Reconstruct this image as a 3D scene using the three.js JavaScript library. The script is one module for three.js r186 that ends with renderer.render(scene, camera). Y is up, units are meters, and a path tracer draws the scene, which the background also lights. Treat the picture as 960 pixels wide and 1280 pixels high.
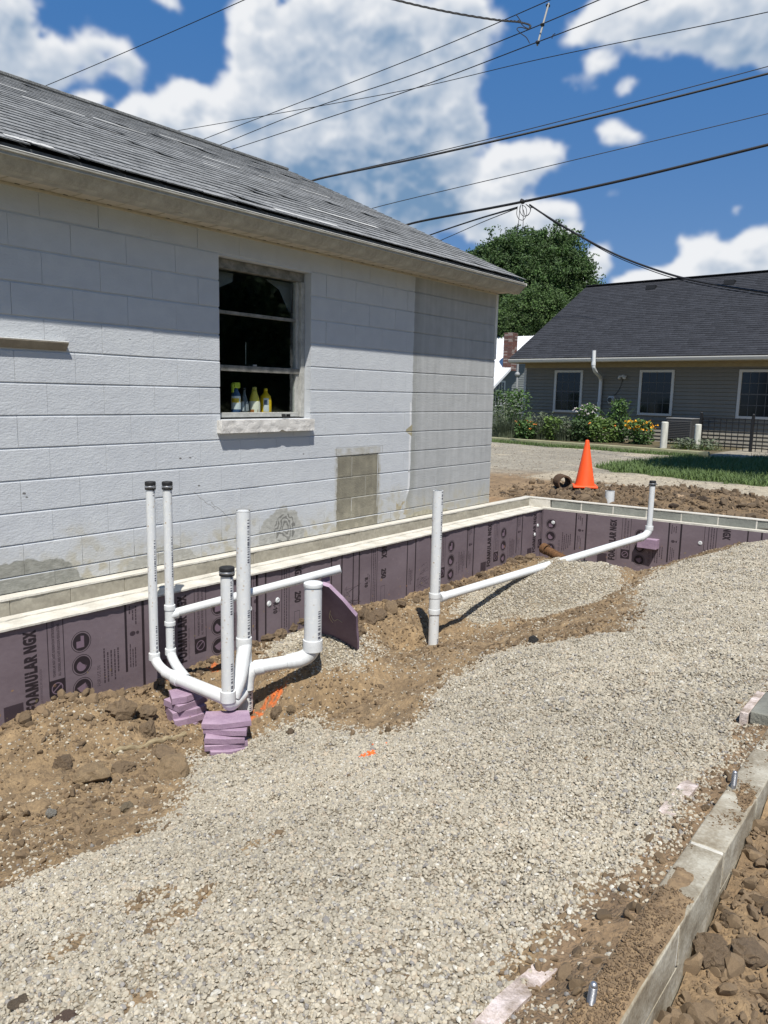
import * as THREE from 'three';
import { mergeGeometries, mergeVertices, toCreasedNormals } from 'three/addons/utils/BufferGeometryUtils.js';
import { RoundedBoxGeometry } from 'three/addons/geometries/RoundedBoxGeometry.js';
import { ImprovedNoise } from 'three/addons/math/ImprovedNoise.js';

// ---------------------------------------------------------------- camera
const V3 = (x, y, z) => new THREE.Vector3(x, y, z);
const scene = new THREE.Scene();
const rad = THREE.MathUtils.degToRad;
const FPX = 967.35, CAM = V3(-2.6218, 0.187, 4.7817);
const yaw = rad(52.2113), pitch = rad(-8.7107), roll = rad(1.2641);
const cf = V3(Math.sin(yaw) * Math.cos(pitch), Math.sin(pitch), -Math.cos(yaw) * Math.cos(pitch));
const cr0 = V3(Math.cos(yaw), 0, Math.sin(yaw)), cu0 = cr0.clone().cross(cf);
const cr = cr0.clone().multiplyScalar(Math.cos(roll)).addScaledVector(cu0, Math.sin(roll));
const cu = cu0.clone().multiplyScalar(Math.cos(roll)).addScaledVector(cr0, -Math.sin(roll));
const camera = new THREE.PerspectiveCamera(2 * Math.atan(640 / FPX) * 180 / Math.PI, 0.75, 0.1, 800);
camera.position.copy(CAM);
camera.quaternion.setFromRotationMatrix(new THREE.Matrix4().makeBasis(cr, cu, cf.clone().negate()));
scene.add(camera);
// survey helpers: a sight line of the photograph turned into a point in the place
const ray = (px, py) => cf.clone().addScaledVector(cr, (px - 480) / FPX).addScaledVector(cu, -(py - 640) / FPX);
const at = (px, py, d) => CAM.clone().addScaledVector(ray(px, py), d);
const onX = (px, py, X) => { const d = ray(px, py); return CAM.clone().addScaledVector(d, (X - CAM.x) / d.x); };
const onY = (px, py, Y) => { const d = ray(px, py); return CAM.clone().addScaledVector(d, (Y - CAM.y) / d.y); };
const onZ = (px, py, Z) => { const d = ray(px, py); return CAM.clone().addScaledVector(d, (Z - CAM.z) / d.z); };
const pix = (p) => { const d = p.clone().sub(CAM), z = d.dot(cf); return [480 + FPX * d.dot(cr) / z, 640 - FPX * d.dot(cu) / z, z]; };
const upTo = (X, Z, py) => { let lo = -4, hi = 8; for (let i = 0; i < 40; i++) { const m = (lo + hi) / 2; if (pix(V3(X, m, Z))[1] > py) lo = m; else hi = m; } return lo; };

// ---------------------------------------------------------------- noise
function rng(seed) { let a = seed >>> 0; return () => { a = (a + 0x6D2B79F5) | 0; let t = Math.imul(a ^ (a >>> 15), 1 | a); t = (t + Math.imul(t ^ (t >>> 7), 61 | t)) ^ t; return ((t ^ (t >>> 14)) >>> 0) / 4294967296; }; }
const PN = new ImprovedNoise();
const n3 = (x, y, z) => PN.noise(x, y, z);
const fbm = (x, y, z, o = 4) => { let s = 0, a = 0.5, f = 1; for (let i = 0; i < o; i++) { s += a * n3(x * f + i * 7.3, y * f + i * 3.1, z * f - i * 5.7); a *= 0.5; f *= 2.03; } return s; };
const sstep = (a, b, x) => { const t = Math.min(1, Math.max(0, (x - a) / (b - a))); return t * t * (3 - 2 * t); };
const lerp = (a, b, t) => a + (b - a) * t;

// ---------------------------------------------------------------- sky, sun, exposure
const PUFFS = [[27.7,21.4,2.78,2.55,1,0.35],[29.4,19.6,2.87,1.91,1,0.3],[25.1,19.5,3.23,4.15,1,0.3],[32.8,20.5,2.04,2.04,0.62,0.4],[34.5,19.9,1.38,1.48,0.5,0.45],[32.1,18.0,1.19,0.79,0.9,0.05],[27.8,18.7,1.43,1.19,0.8,0.4],[26.3,17.3,1.91,1.43,0.9,0.2],[34.9,17.6,1.62,1.31,1,0.05],[36.2,17.2,1.53,1.53,1,0.1],[33.9,17.0,1.52,1.11,1,0.15],[38.4,18.9,1.32,1.12,1,0.0],[38.1,17.8,2.26,2.05,1,0.08],[40.1,17.1,2.08,2.60,1,0.12],[36.4,16.1,3.10,1.55,1,0.2],[37.4,23.6,1.06,0.77,0.55,0.3],[42.8,23.5,2.27,2.72,1,0.2],[43.3,20.5,2.86,3.06,1,0.18],[47.1,22.9,5.52,3.77,1,0.3],[51.5,22.2,5.59,4.06,1,0.42],[55.9,22.3,3.04,3.04,0.95,0.4],[57.4,24.0,2.48,1.99,0.85,0.42],[44.4,17.4,3.16,2.63,1,0.35],[48.8,18.1,5.81,4.22,1,0.62],[53.8,18.2,4.22,3.70,1,0.55],[56.5,19.6,1.56,2.60,1,0.3],[56.9,17.0,1.60,2.13,0.9,0.5],[51.7,14.8,5.98,3.26,1,0.85],[46.1,15.1,3.77,2.16,1,0.75],[56.2,14.3,2.72,2.45,0.9,0.8],[54.0,12.3,3.87,1.93,0.9,0.8],[48.9,12.7,3.30,1.65,0.9,0.9],[42.3,19.1,1.96,2.06,1,0.15],[50.5,18.6,1.37,1.05,1,0.15],[48.0,17.3,1.59,1.17,1,0.2],[59.8,15.5,1.71,1.39,0.85,0.1],[61.7,15.7,1.81,1.49,0.8,0.1],[60.1,14.0,2.43,1.35,0.8,0.25],[63.3,15.9,1.58,1.06,0.55,0.2],[58.5,13.0,2.73,1.64,0.8,0.35],[61.6,12.0,3.01,1.64,0.85,0.25],[64.1,11.2,1.63,1.09,0.6,0.2],[59.1,11.2,2.76,1.38,0.8,0.3],[67.4,17.5,1.33,1.02,0.62,0.1],[68.5,16.8,1.13,0.72,0.5,0.2],[65.8,21.1,1.30,0.80,0.5,0.2],[64.6,20.0,1.52,0.51,0.25,0.3],[67.0,23.3,2.67,1.55,0.9,0.25],[69.9,23.2,3.58,2.29,1,0.25],[73.4,22.5,3.29,2.35,1,0.35],[76.1,22.5,3.22,2.53,1,0.3],[75.3,21.2,2.11,1.17,0.8,0.3],[64.2,22.9,1.48,1.08,0.55,0.2],[78.5,21.0,2.75,2.75,1,0.4],[67.7,19.8,1.00,0.50,0.35,0.2],[66.8,9.2,1.31,1.31,0.85,0.1],[66.1,8.3,1.10,1.10,0.8,0.1],[69.6,8.2,1.40,0.70,0.9,0.1],[68.6,7.9,1.09,0.54,0.85,0.1],[70.3,8.7,0.75,0.48,0.8,0.05],[73.1,9.8,1.68,1.26,1,0.02],[74.3,8.9,2.61,1.57,1,0.2],[72.6,8.4,2.12,1.06,0.9,0.15],[76.4,9.5,1.74,1.33,1,0.02],[77.9,8.7,2.54,2.03,1,0.1],[76.1,8.0,3.11,1.29,1,0.25],[80.2,8.6,2.49,2.49,1,0.15],[75.1,12.0,0.61,0.41,0.5,0.2],[67.1,13.6,1.27,0.42,0.3,0.3],[63.7,12.6,1.62,0.65,0.4,0.3]];
const SKYGAIN = 0.64;
function makeSky() {
  const W = 2048, H = 1024, data = new Float32Array(W * H * 4), R = rng(11);
  const puffs = PUFFS.map((p) => p.slice());
  for (let i = 0; i < 70; i++) { // the rest of the sky carries on with the same broken cumulus
    const az = R() * 360 - 180, el = 7 + R() * R() * 60;
    if (az > 8 && az < 96 && el < 40) continue;
    const n = 3 + Math.floor(R() * 5), s = 1 + R() * 3;
    for (let k = 0; k < n; k++) puffs.push([az + (R() - 0.5) * s * 5, el + (R() - 0.5) * s * 1.6, s * (0.8 + R()), s * (0.5 + R() * 0.5), 0.7 + R() * 0.3, 0.1 + R() * 0.5]);
  }
  const bins = Array.from({ length: 360 }, () => []);
  for (const p of puffs) { const m = Math.ceil(p[2] * 2.6 / Math.max(0.25, Math.cos(p[1] * Math.PI / 180))) + 3; for (let a = -m; a <= m; a++) bins[((Math.floor(p[0]) + a) % 360 + 360) % 360].push(p); }
  const D2R = Math.PI / 180;
  function density(az, el) { // cloud water along one direction: puffs roughened by rounded, creased bumps
    const ce = Math.cos(el * D2R), X = Math.sin(az * D2R) * ce * 14, Y = Math.sin(el * D2R) * 17, Z = -Math.cos(az * D2R) * ce * 14;
    const azw = az + fbm(X * 0.9, Y * 0.9, Z * 0.9, 4) * 1.5, elw = el + fbm(X * 0.9 + 40, Y * 0.9, Z * 0.9, 4) * 1.2;
    let miss = 1, shS = 0, wS = 1e-4;
    for (const p of bins[((Math.floor(az) % 360) + 360) % 360]) {
      let da = azw - p[0]; if (da > 180) da -= 360; if (da < -180) da += 360;
      da *= ce; const de = elw - p[1], q = Math.sqrt((da * da) / (p[2] * p[2]) + (de * de) / (p[3] * p[3])) * (p[0] > 20 && p[0] < 39 ? 1.32 : 1.17);
      if (q > 1.55) continue; const f = p[4] * sstep(1.55, 0.25, q); if (f < 0.001) continue;
      miss *= 1 - f; shS += f * f * p[5]; wS += f * f;
    }
    const dens = 1 - miss; if (dens < 0.06) return [-1, 0, 0];
    let bil = 0, a = 0.5, f = 1.7; for (let q = 0; q < 6; q++) { bil += a * (0.40 - Math.abs(n3(X * f + q * 9.1, Y * f * 1.1, Z * f - q * 4.3)) * 1.4); a *= 0.53; f *= 2.0; }
    const big = fbm(X * 0.5 + 5, Y * 0.7, Z * 0.5, 3);
    return [dens + bil * 0.62 + big * 0.45 - lerp(0.42, 0.64, sstep(0.40, 0.95, dens)), shS / wS, dens];
  }
  for (let j = 0; j < H; j++) {
    const el = 90 - (j + 0.5) / H * 180, se = Math.sin(el * D2R), ce = Math.cos(el * D2R);
    for (let i = 0; i < W; i++) {
      // equirect: u = atan2(z, x) / 2pi + 0.5
      const th = ((i + 0.5) / W - 0.5) * 2 * Math.PI, az = Math.atan2(Math.cos(th) * ce, -Math.sin(th) * ce) / D2R;
      const o = ((H - 1 - j) * W + i) * 4;
      // clear air: pale at the horizon, deep blue above
      const k = 1 - Math.exp(-Math.max(0, se) * 5.6);
      let r = lerp(0.38, 0.044, k), g = lerp(0.60, 0.205, k), b = lerp(0.92, 0.565, k);
      if (el < 0) { r = 0.30; g = 0.28; b = 0.24; } else if (el < 75) {
        const [d, s0, dens] = density(az, el);
        if (d > -0.2) {
          const wisp = sstep(0.9, 0.45, dens), a = sstep(-0.02 - 0.14 * wisp, 0.07 + 0.22 * wisp, d) * 0.985;
          if (a > 0.003) {
            // the sun stands high behind the viewer: tops and left flanks of the bumps are lit, undersides grey
            const up = density(az - 0.4, el + 0.9)[0], near = density(az - 0.12, el + 0.28)[0];
            const rel = (Math.min(d, 0.55) - Math.max(-0.35, Math.min(up, 0.7))) * 0.95 + (d - Math.max(-0.3, near)) * 0.75;
            const thick = sstep(0.0, 0.4, d);
            const sh = Math.min(1, Math.max(0, s0 * (0.3 + 0.55 * thick) + 0.22 * thick + fbm(az * 0.16, el * 0.22, 3, 3) * 0.7 * thick - rel));
            r = lerp(r, lerp(1.14, 0.235, sh), a); g = lerp(g, lerp(1.16, 0.40, sh), a); b = lerp(b, lerp(1.19, 0.63, sh), a);
          }
        }
      }
      data[o] = r * SKYGAIN; data[o + 1] = g * SKYGAIN; data[o + 2] = b * SKYGAIN; data[o + 3] = 1;
    }
  }
  const t = new THREE.DataTexture(data, W, H, THREE.RGBAFormat, THREE.FloatType);
  t.mapping = THREE.EquirectangularReflectionMapping; t.magFilter = THREE.LinearFilter; t.minFilter = THREE.LinearFilter; t.needsUpdate = true;
  return t;
}
scene.background = makeSky();
scene.environment = scene.background;
const sun = new THREE.DirectionalLight(new THREE.Color(1, 0.955, 0.88), 5.0);
const SUN = V3(-1, 2.4, 1).normalize();
sun.position.copy(SUN).multiplyScalar(40).add(V3(3, 0, 0)); sun.target.position.set(3, 0, 0);
sun.castShadow = true; sun.shadow.mapSize.set(4096, 4096); sun.shadow.radius = 1;
Object.assign(sun.shadow.camera, { left: -26, right: 26, top: 26, bottom: -26, near: 1, far: 100 });
scene.add(sun, sun.target);
const renderer = new THREE.WebGLRenderer({ antialias: true });
renderer.setSize(768, 1024);
renderer.toneMapping = THREE.LinearToneMapping;
renderer.toneMappingExposure = 1.2;
renderer.shadowMap.enabled = true;

// ---------------------------------------------------------------- naming
const used = {};
function numbered(n) { used[n] = (used[n] ?? -1) + 1; return used[n] ? n + '_' + String(used[n]).padStart(3, '0') : n; }
function tag(o, label, category, group) { o.userData.label = label; if (category) o.userData.category = category; if (group) o.userData.group = group; return o; }
function shade(o) { o.traverse((c) => { if (c.isMesh) { c.castShadow = true; c.receiveShadow = true; } }); return o; }
function thing(name, pos, label, category, group) { const o = new THREE.Group(); o.name = numbered(name); o.position.copy(pos); scene.add(o); return tag(o, label, category, group); }
function mesh(name, geo, mat, parent = scene) { const m = new THREE.Mesh(geo, mat); m.name = parent === scene ? numbered(name) : name; m.castShadow = m.receiveShadow = true; parent.add(m); return m; }
function struct(name, geo, mat) { const m = mesh(name, geo, mat); m.userData.kind = 'structure'; return m; }
function part(name, geos, mat, parent) { // world-space geometry handed to a thing: shift it to the thing's origin
  const g = Array.isArray(geos) ? mergeGeometries(geos.map((x) => { const y = x.index ? x.toNonIndexed() : x; for (const k of Object.keys(y.attributes)) if (!['position', 'normal', 'uv'].includes(k)) y.deleteAttribute(k); return y; })) : geos;
  let o = V3(0, 0, 0), p = parent; while (p && p !== scene) { o.add(p.position); p = p.parent; }
  g.translate(-o.x, -o.y, -o.z);
  return mesh(name, g, mat, parent);
}

// ---------------------------------------------------------------- textures and materials
function lattice(n, seed) { const R = rng(seed), a = new Float32Array(n * n); for (let i = 0; i < a.length; i++) a[i] = R(); return (x, y) => { const xi = Math.floor(x), yi = Math.floor(y), fx = x - xi, fy = y - yi, u = fx * fx * (3 - 2 * fx), v = fy * fy * (3 - 2 * fy), m = (q) => ((q % n) + n) % n; const A = a[m(yi) * n + m(xi)], B = a[m(yi) * n + m(xi + 1)], C = a[m(yi + 1) * n + m(xi)], D = a[m(yi + 1) * n + m(xi + 1)]; return (A + (B - A) * u) * (1 - v) + (C + (D - C) * u) * v; }; }
function tileFbm(size, base, oct, seed) { const L = []; for (let i = 0; i < oct; i++) L.push(lattice(base << i, seed + i)); return (u, v) => { let s = 0, a = 0.5; for (let i = 0; i < oct; i++) { s += a * L[i](u * (base << i), v * (base << i)); a *= 0.55; } return s; }; }
function dtex(size, fn, metres, srgb = true) {
  const d = new Uint8Array(size * size * 4);
  for (let j = 0; j < size; j++) for (let i = 0; i < size; i++) { const c = fn((i + 0.5) / size, (j + 0.5) / size), o = (j * size + i) * 4; d[o] = Math.max(0, Math.min(255, c[0] * 255)); d[o + 1] = Math.max(0, Math.min(255, c[1] * 255)); d[o + 2] = Math.max(0, Math.min(255, c[2] * 255)); d[o + 3] = 255; }
  const t = new THREE.DataTexture(d, size, size, THREE.RGBAFormat); t.wrapS = t.wrapT = THREE.RepeatWrapping; t.magFilter = THREE.LinearFilter; t.minFilter = THREE.LinearMipmapLinearFilter; t.generateMipmaps = true; if (srgb) t.colorSpace = THREE.SRGBColorSpace; t.repeat.set(1 / metres, 1 / metres); t.needsUpdate = true; return t;
}
function ctex(w, h, draw, repeat) {
  const c = document.createElement('canvas'); c.width = w; c.height = h; const g = c.getContext('2d'); draw(g, w, h);
  const t = new THREE.CanvasTexture(c); t.colorSpace = THREE.SRGBColorSpace; t.wrapS = t.wrapT = THREE.ClampToEdgeWrapping; t.magFilter = THREE.LinearFilter; if (repeat) { t.repeat.set(repeat[0], repeat[1]); t.offset.set(repeat[2], repeat[3]); } return t;
}
const fine = tileFbm(512, 16, 5, 3), coarse = tileFbm(512, 4, 6, 23), grit = tileFbm(512, 64, 3, 43);
const grey = (f) => (u, v) => { const k = f(u, v); return [k, k, k]; };
const T_rough = dtex(512, grey((u, v) => 0.25 + 0.5 * fine(u, v) + 0.25 * grit(u, v)), 0.6, false);          // relief of cast concrete and brushed paint
const T_grit = dtex(512, grey((u, v) => grit(u, v) * 0.7 + fine(u, v) * 0.3), 0.5, false);
const tone = (lo, hi, metres, f = (u, v) => 0.6 * coarse(u, v) + 0.25 * fine(u, v) + 0.3 * grit(u, v)) => dtex(512, (u, v) => { const k = Math.min(1, Math.max(0, (f(u, v) - 0.3) / 0.5)); return lo.map((a, i) => lerp(a, hi[i], k)); }, metres);
const std = (p) => new THREE.MeshStandardMaterial({ roughness: 0.9, ...p });
const lin = (r, g, b) => new THREE.Color().setRGB(r, g, b);

const M = {
  concrete: std({ map: tone([0.50, 0.48, 0.43], [0.68, 0.66, 0.60], 1.3), bumpMap: T_rough, bumpScale: 0.004, roughness: 0.95 }),
  greyBlock: std({ map: tone([0.40, 0.40, 0.37], [0.53, 0.53, 0.49], 0.9), bumpMap: T_grit, bumpScale: 0.004, roughness: 0.95 }),
  mortar: std({ map: tone([0.70, 0.685, 0.64], [0.82, 0.805, 0.765], 0.5), bumpMap: T_rough, bumpScale: 0.006, roughness: 0.95 }),
  paintWhite: std({ map: tone([0.80, 0.80, 0.78], [0.88, 0.88, 0.86], 0.7), bumpMap: T_rough, bumpScale: 0.003, roughness: 0.8 }),
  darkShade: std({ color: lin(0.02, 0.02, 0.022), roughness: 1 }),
  pvc: std({ map: tone([0.79, 0.80, 0.80], [0.86, 0.87, 0.87], 0.5), roughness: 0.42 }),
  pvcDusty: std({ map: tone([0.80, 0.79, 0.75], [0.92, 0.92, 0.90], 0.25), roughness: 0.55 }),
  rubber: std({ color: lin(0.012, 0.012, 0.013), roughness: 0.6 }),
  steel: std({ color: lin(0.45, 0.46, 0.48), metalness: 0.9, roughness: 0.42 }),
  foamSide: std({ map: tone([0.53, 0.44, 0.52], [0.66, 0.57, 0.64], 0.4), bumpMap: T_grit, bumpScale: 0.002, roughness: 0.9 }),
  foamBack: std({ color: lin(0.17, 0.115, 0.15), roughness: 0.85 }),
  foamDust: std({ map: tone([0.50, 0.44, 0.38], [0.84, 0.79, 0.77], 0.22), bumpMap: T_grit, bumpScale: 0.004, roughness: 0.95 }),
  roofDark: std({ map: tone([0.13, 0.14, 0.15], [0.20, 0.21, 0.22], 0.5), roughness: 0.95 }),
  gutter: std({ map: tone([0.53, 0.52, 0.48], [0.66, 0.65, 0.61], 0.35), roughness: 0.6 }),
  gutterLip: std({ color: lin(0.72, 0.71, 0.67), roughness: 0.45 }),
  soffit: std({ map: tone([0.68, 0.65, 0.59], [0.76, 0.73, 0.67], 1.0), roughness: 0.7 }),
};

// ---------------------------------------------------------------- painted block building
const B = 0.4064, C = 0.2032, CORNER = 5.655, WALLL = -2.6, TOPY = 1.395, BASEY = -1.12;
const WIN = { x0: 1.418, x1: 2.446, y0: -0.045, y1: 1.203 };
const building = thing('block_building', V3(0, BASEY, 0), 'white painted concrete block building with grey shingle gable roof and a sash window', 'building');
function quad(a, b, c, d) { const g = new THREE.BufferGeometry(); const p = [a, b, c, a, c, d].flatMap((v) => [v.x, v.y, v.z]); g.setAttribute('position', new THREE.Float32BufferAttribute(p, 3)); const L = b.distanceTo(a), H = d.distanceTo(a); g.setAttribute('uv', new THREE.Float32BufferAttribute([0, 0, L, 0, L, H, 0, 0, L, H, 0, H], 2)); g.computeVertexNormals(); return g; }
function box(x0, x1, y0, y1, z0, z1, r = 0) {
  const w = x1 - x0, h = y1 - y0, d = z1 - z0;
  const g = r ? new RoundedBoxGeometry(w, h, d, 1, Math.min(r, w / 2.01, h / 2.01, d / 2.01)) : new THREE.BoxGeometry(w, h, d);
  g.translate((x0 + x1) / 2, (y0 + y1) / 2, (z0 + z1) / 2); return boxUV(g);
}
function boxUV(g) { // uv in metres by facing
  if (g.index) g = g.toNonIndexed(); const p = g.attributes.position, n = g.attributes.normal, u = new Float32Array(p.count * 2);
  for (let i = 0; i < p.count; i += 3) { let ax = 0, ay = 0, az = 0; for (let k = 0; k < 3; k++) { ax += n.getX(i + k); ay += n.getY(i + k); az += n.getZ(i + k); } ax = Math.abs(ax); ay = Math.abs(ay); az = Math.abs(az); for (let k = 0; k < 3; k++) { const j = i + k, x = p.getX(j), y = p.getY(j), z = p.getZ(j); if (az >= ax && az >= ay) { u[2 * j] = x; u[2 * j + 1] = y; } else if (ax >= ay) { u[2 * j] = z; u[2 * j + 1] = y; } else { u[2 * j] = x; u[2 * j + 1] = z; } } }
  g.setAttribute('uv', new THREE.BufferAttribute(u, 2)); return g;
}
// paint, bare patch, old grey paint and stains of the wall: colour only, laid out in metres on the wall
const WX0 = -2.6, WX1 = 5.75, WY0 = -1.2, WY1 = 1.5;
function wallPaint(g, w, h) {
  const sx = w / (WX1 - WX0), X = (x) => (x - WX0) * sx, Y = (y) => (WY1 - y) * h / (WY1 - WY0), R = rng(5);
  g.fillStyle = 'rgb(214,216,219)'; g.fillRect(0, 0, w, h);
  const img = g.getImageData(0, 0, w, h), d = img.data;
  const SEAM = 3.975;
  for (let j = 0; j < h; j++) for (let i = 0; i < w; i++) {
    const x = WX0 + i / sx, y = WY1 - j * (WY1 - WY0) / h, o = (j * w + i) * 4;
    const a = fbm(x * 1.3, y * 2.2, 1, 4), b = fbm(x * 9, y * 9, 4, 3), st = fbm(x * 14, y * 0.8, 7, 3);
    let c = [188 + a * 9 + b * 8, 192 + a * 9 + b * 8, 196 + a * 8 + b * 7];
    const e = x - SEAM + 0.012 * n3(3, y * 7, 2) + (y < -0.78 ? 0.06 : 0) * sstep(-0.75, -0.95, y);
    if (e > 0) { const k = sstep(0, 0.012, e), q = sstep(0.16, 0.02, e) * (0.6 + st), gq = [166 + b * 12 + st * 16 - q * 26, 168 + b * 12 + st * 16 - q * 26, 168 + b * 12 + st * 16 - q * 30]; c = c.map((v, n) => lerp(v, gq[n], k)); }
    else if (e > -0.035 && y < 0.1 && y > -0.85) { const k = sstep(-0.04, -0.02, e); c = c.map((v) => lerp(v, 218, k * 0.8)); }
    if (y < 1.5 && e > -0.09 && e < 0.02 && Math.abs(y + 0.19) < 0.055 * (1 + e / 0.11)) c = [150 + b * 40, 142 + b * 40, 116 + b * 30];     // torn paint by the seam
    if (y < -0.93 && Math.abs(x - 3.87) < 0.12 && e < 0.03 && fbm(x * 12, y * 12, 3, 3) > -0.05 - (y + 0.9) * 0.7) c = [165 + b * 30, 152 + b * 30, 122 + b * 26];
    // bare block patch
    const px = Math.max(2.81 - x, x - 3.44), ex = n3(x * 20, y * 20, 3) * 0.012;
    if (px + ex < 0 && y < -0.40 + ex) c = [128 + b * 26 + st * 18, 124 + b * 26 + st * 18, 109 + b * 22 + st * 16];
    else if (px + ex < 0.045 && y < -0.33 && y > -1.0) { const k = sstep(0.045, 0.005, px + ex) * (0.5 + fbm(x * 10, y * 10, 8, 3)); c = c.map((v, n) => lerp(v, [160, 156, 143][n], Math.max(0, k))); }
    // grime splashed from the ground, breaking up as it climbs
    const gr = sstep(-0.74, -1.12, y + fbm(x * 3, y * 3, 12, 4) * 0.34); const gk = gr * (0.35 + 0.65 * sstep(-0.1, 0.25, fbm(x * 11, y * 11, 15, 4)));
    c = c.map((v, n) => lerp(v, [168, 162, 143][n], gk * 0.85));
    // trowelled cement patches at the footing
    for (const [cx, cy, rx, ry, col] of [[-0.20, -1.16, 0.43, 0.25, [140, 140, 132]], [0.86, -1.16, 0.36, 0.19, [164, 163, 155]], [2.10, -1.10, 0.27, 0.30, [163, 163, 157]], [4.33, -1.16, 0.5, 0.1, [165, 160, 140]]]) {
      const q = ((x - cx) / rx) ** 2 + ((y - cy) / ry) ** 2 + fbm(x * 9, y * 9, cx, 4) * 0.5; if (q < 1) { const k = sstep(1, 0.9, q), m = fbm(x * 22, y * 30, 2, 3) * 34; c = c.map((v, n) => lerp(v, col[n] + m, k)); }
    }
    if (Math.hypot(x - 2.13, y + 1.0) < 0.13 && Math.abs(Math.sin(Math.hypot(x - 2.13, (y + 1.0) * 0.8) * 70 + fbm(x * 8, y * 8, 1, 3) * 9)) > 0.75) c = c.map((v) => v * 0.72);
    d[o] = c[0]; d[o + 1] = c[1]; d[o + 2] = c[2]; d[o + 3] = 255;
  }
  g.putImageData(img, 0, 0);
  for (const [x, y, r] of [[-0.18, -0.49, 0.012], [-0.165, -0.515, 0.009], [1.03, -0.33, 0.012], [1.12, -0.33, 0.01], [1.2, -0.55, 0.011], [2.36, -0.36, 0.01], [0.62, 0.52, 0.006], [3.96, -0.62, 0.012]]) { g.fillStyle = 'rgba(80,78,76,.8)'; g.beginPath(); g.ellipse(X(x), Y(y), r * sx, r * sx * 0.8, 0.5, 0, 7); g.fill(); }
  g.strokeStyle = 'rgba(120,118,112,.7)'; g.lineWidth = 1.2;
  for (const [x, y] of [[1.15, -0.6], [1.32, -0.7]]) { g.beginPath(); g.moveTo(X(x), Y(y)); for (let i = 0; i < 8; i++) g.lineTo(X(x + i * 0.03), Y(y - i * 0.022 + (R() - 0.5) * 0.02)); g.stroke(); }
  g.strokeStyle = 'rgba(110,108,100,.8)'; g.lineWidth = 1; g.strokeRect(X(2.80), Y(-0.325), X(3.50) - X(2.80), Y(-0.40) - Y(-0.325)); // saw cut over the patch
}
const T_wall = ctex(2048, 1024, wallPaint, [1 / (WX1 - WX0), 1 / (WY1 - WY0), -WX0 / (WX1 - WX0), -WY0 / (WY1 - WY0)]);
const bl1 = lattice(96, 71), bl2 = lattice(160, 72);
// brushed masonry paint: relief drawn out along the courses
const T_brush = dtex(512, (u, v) => { const k = 0.2 * bl1(u * 32, v * 96) + 0.22 * bl2(u * 80, v * 160) + 0.38 * fine(u, v) + 0.3 * grit(u, v); return [k, k, k]; }, 0.8, false);
function blockGeo(x0, x1, y0, y1, z) { // weathered block: tooled joint bevels along the top and the bottom edge
  const s = new THREE.Shape([[-0.05, y0], [z - 0.003, y0], [z, y0 + 0.002], [z, y1 - 0.008], [z - 0.002, y1 - 0.004], [z - 0.007, y1 - 0.001], [z - 0.008, y1], [-0.05, y1]].map(([a, b]) => new THREE.Vector2(a, b)));
  const g = new THREE.ExtrudeGeometry(s, { depth: x1 - x0, bevelEnabled: false }); g.rotateY(-Math.PI / 2); g.translate(x1, 0, 0); return boxUV(g);
}
const blockMat = std({ map: T_wall, bumpMap: T_brush, bumpScale: 0.0034, roughness: 0.78 });
const jointMat = std({ map: T_wall, roughness: 0.85 });
const wallPart = part('wall', [
  box(WALLL, WIN.x0 - 0.002, BASEY, TOPY, -0.2, -0.007), box(WIN.x1 + 0.002, CORNER - 0.004, BASEY, TOPY, -0.2, -0.007),
  box(WIN.x0 - 0.002, WIN.x1 + 0.002, BASEY, WIN.y0 - 0.002, -0.2, -0.007), box(WIN.x0 - 0.002, WIN.x1 + 0.002, WIN.y1 + 0.002, TOPY, -0.2, -0.007)], jointMat, building);
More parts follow.
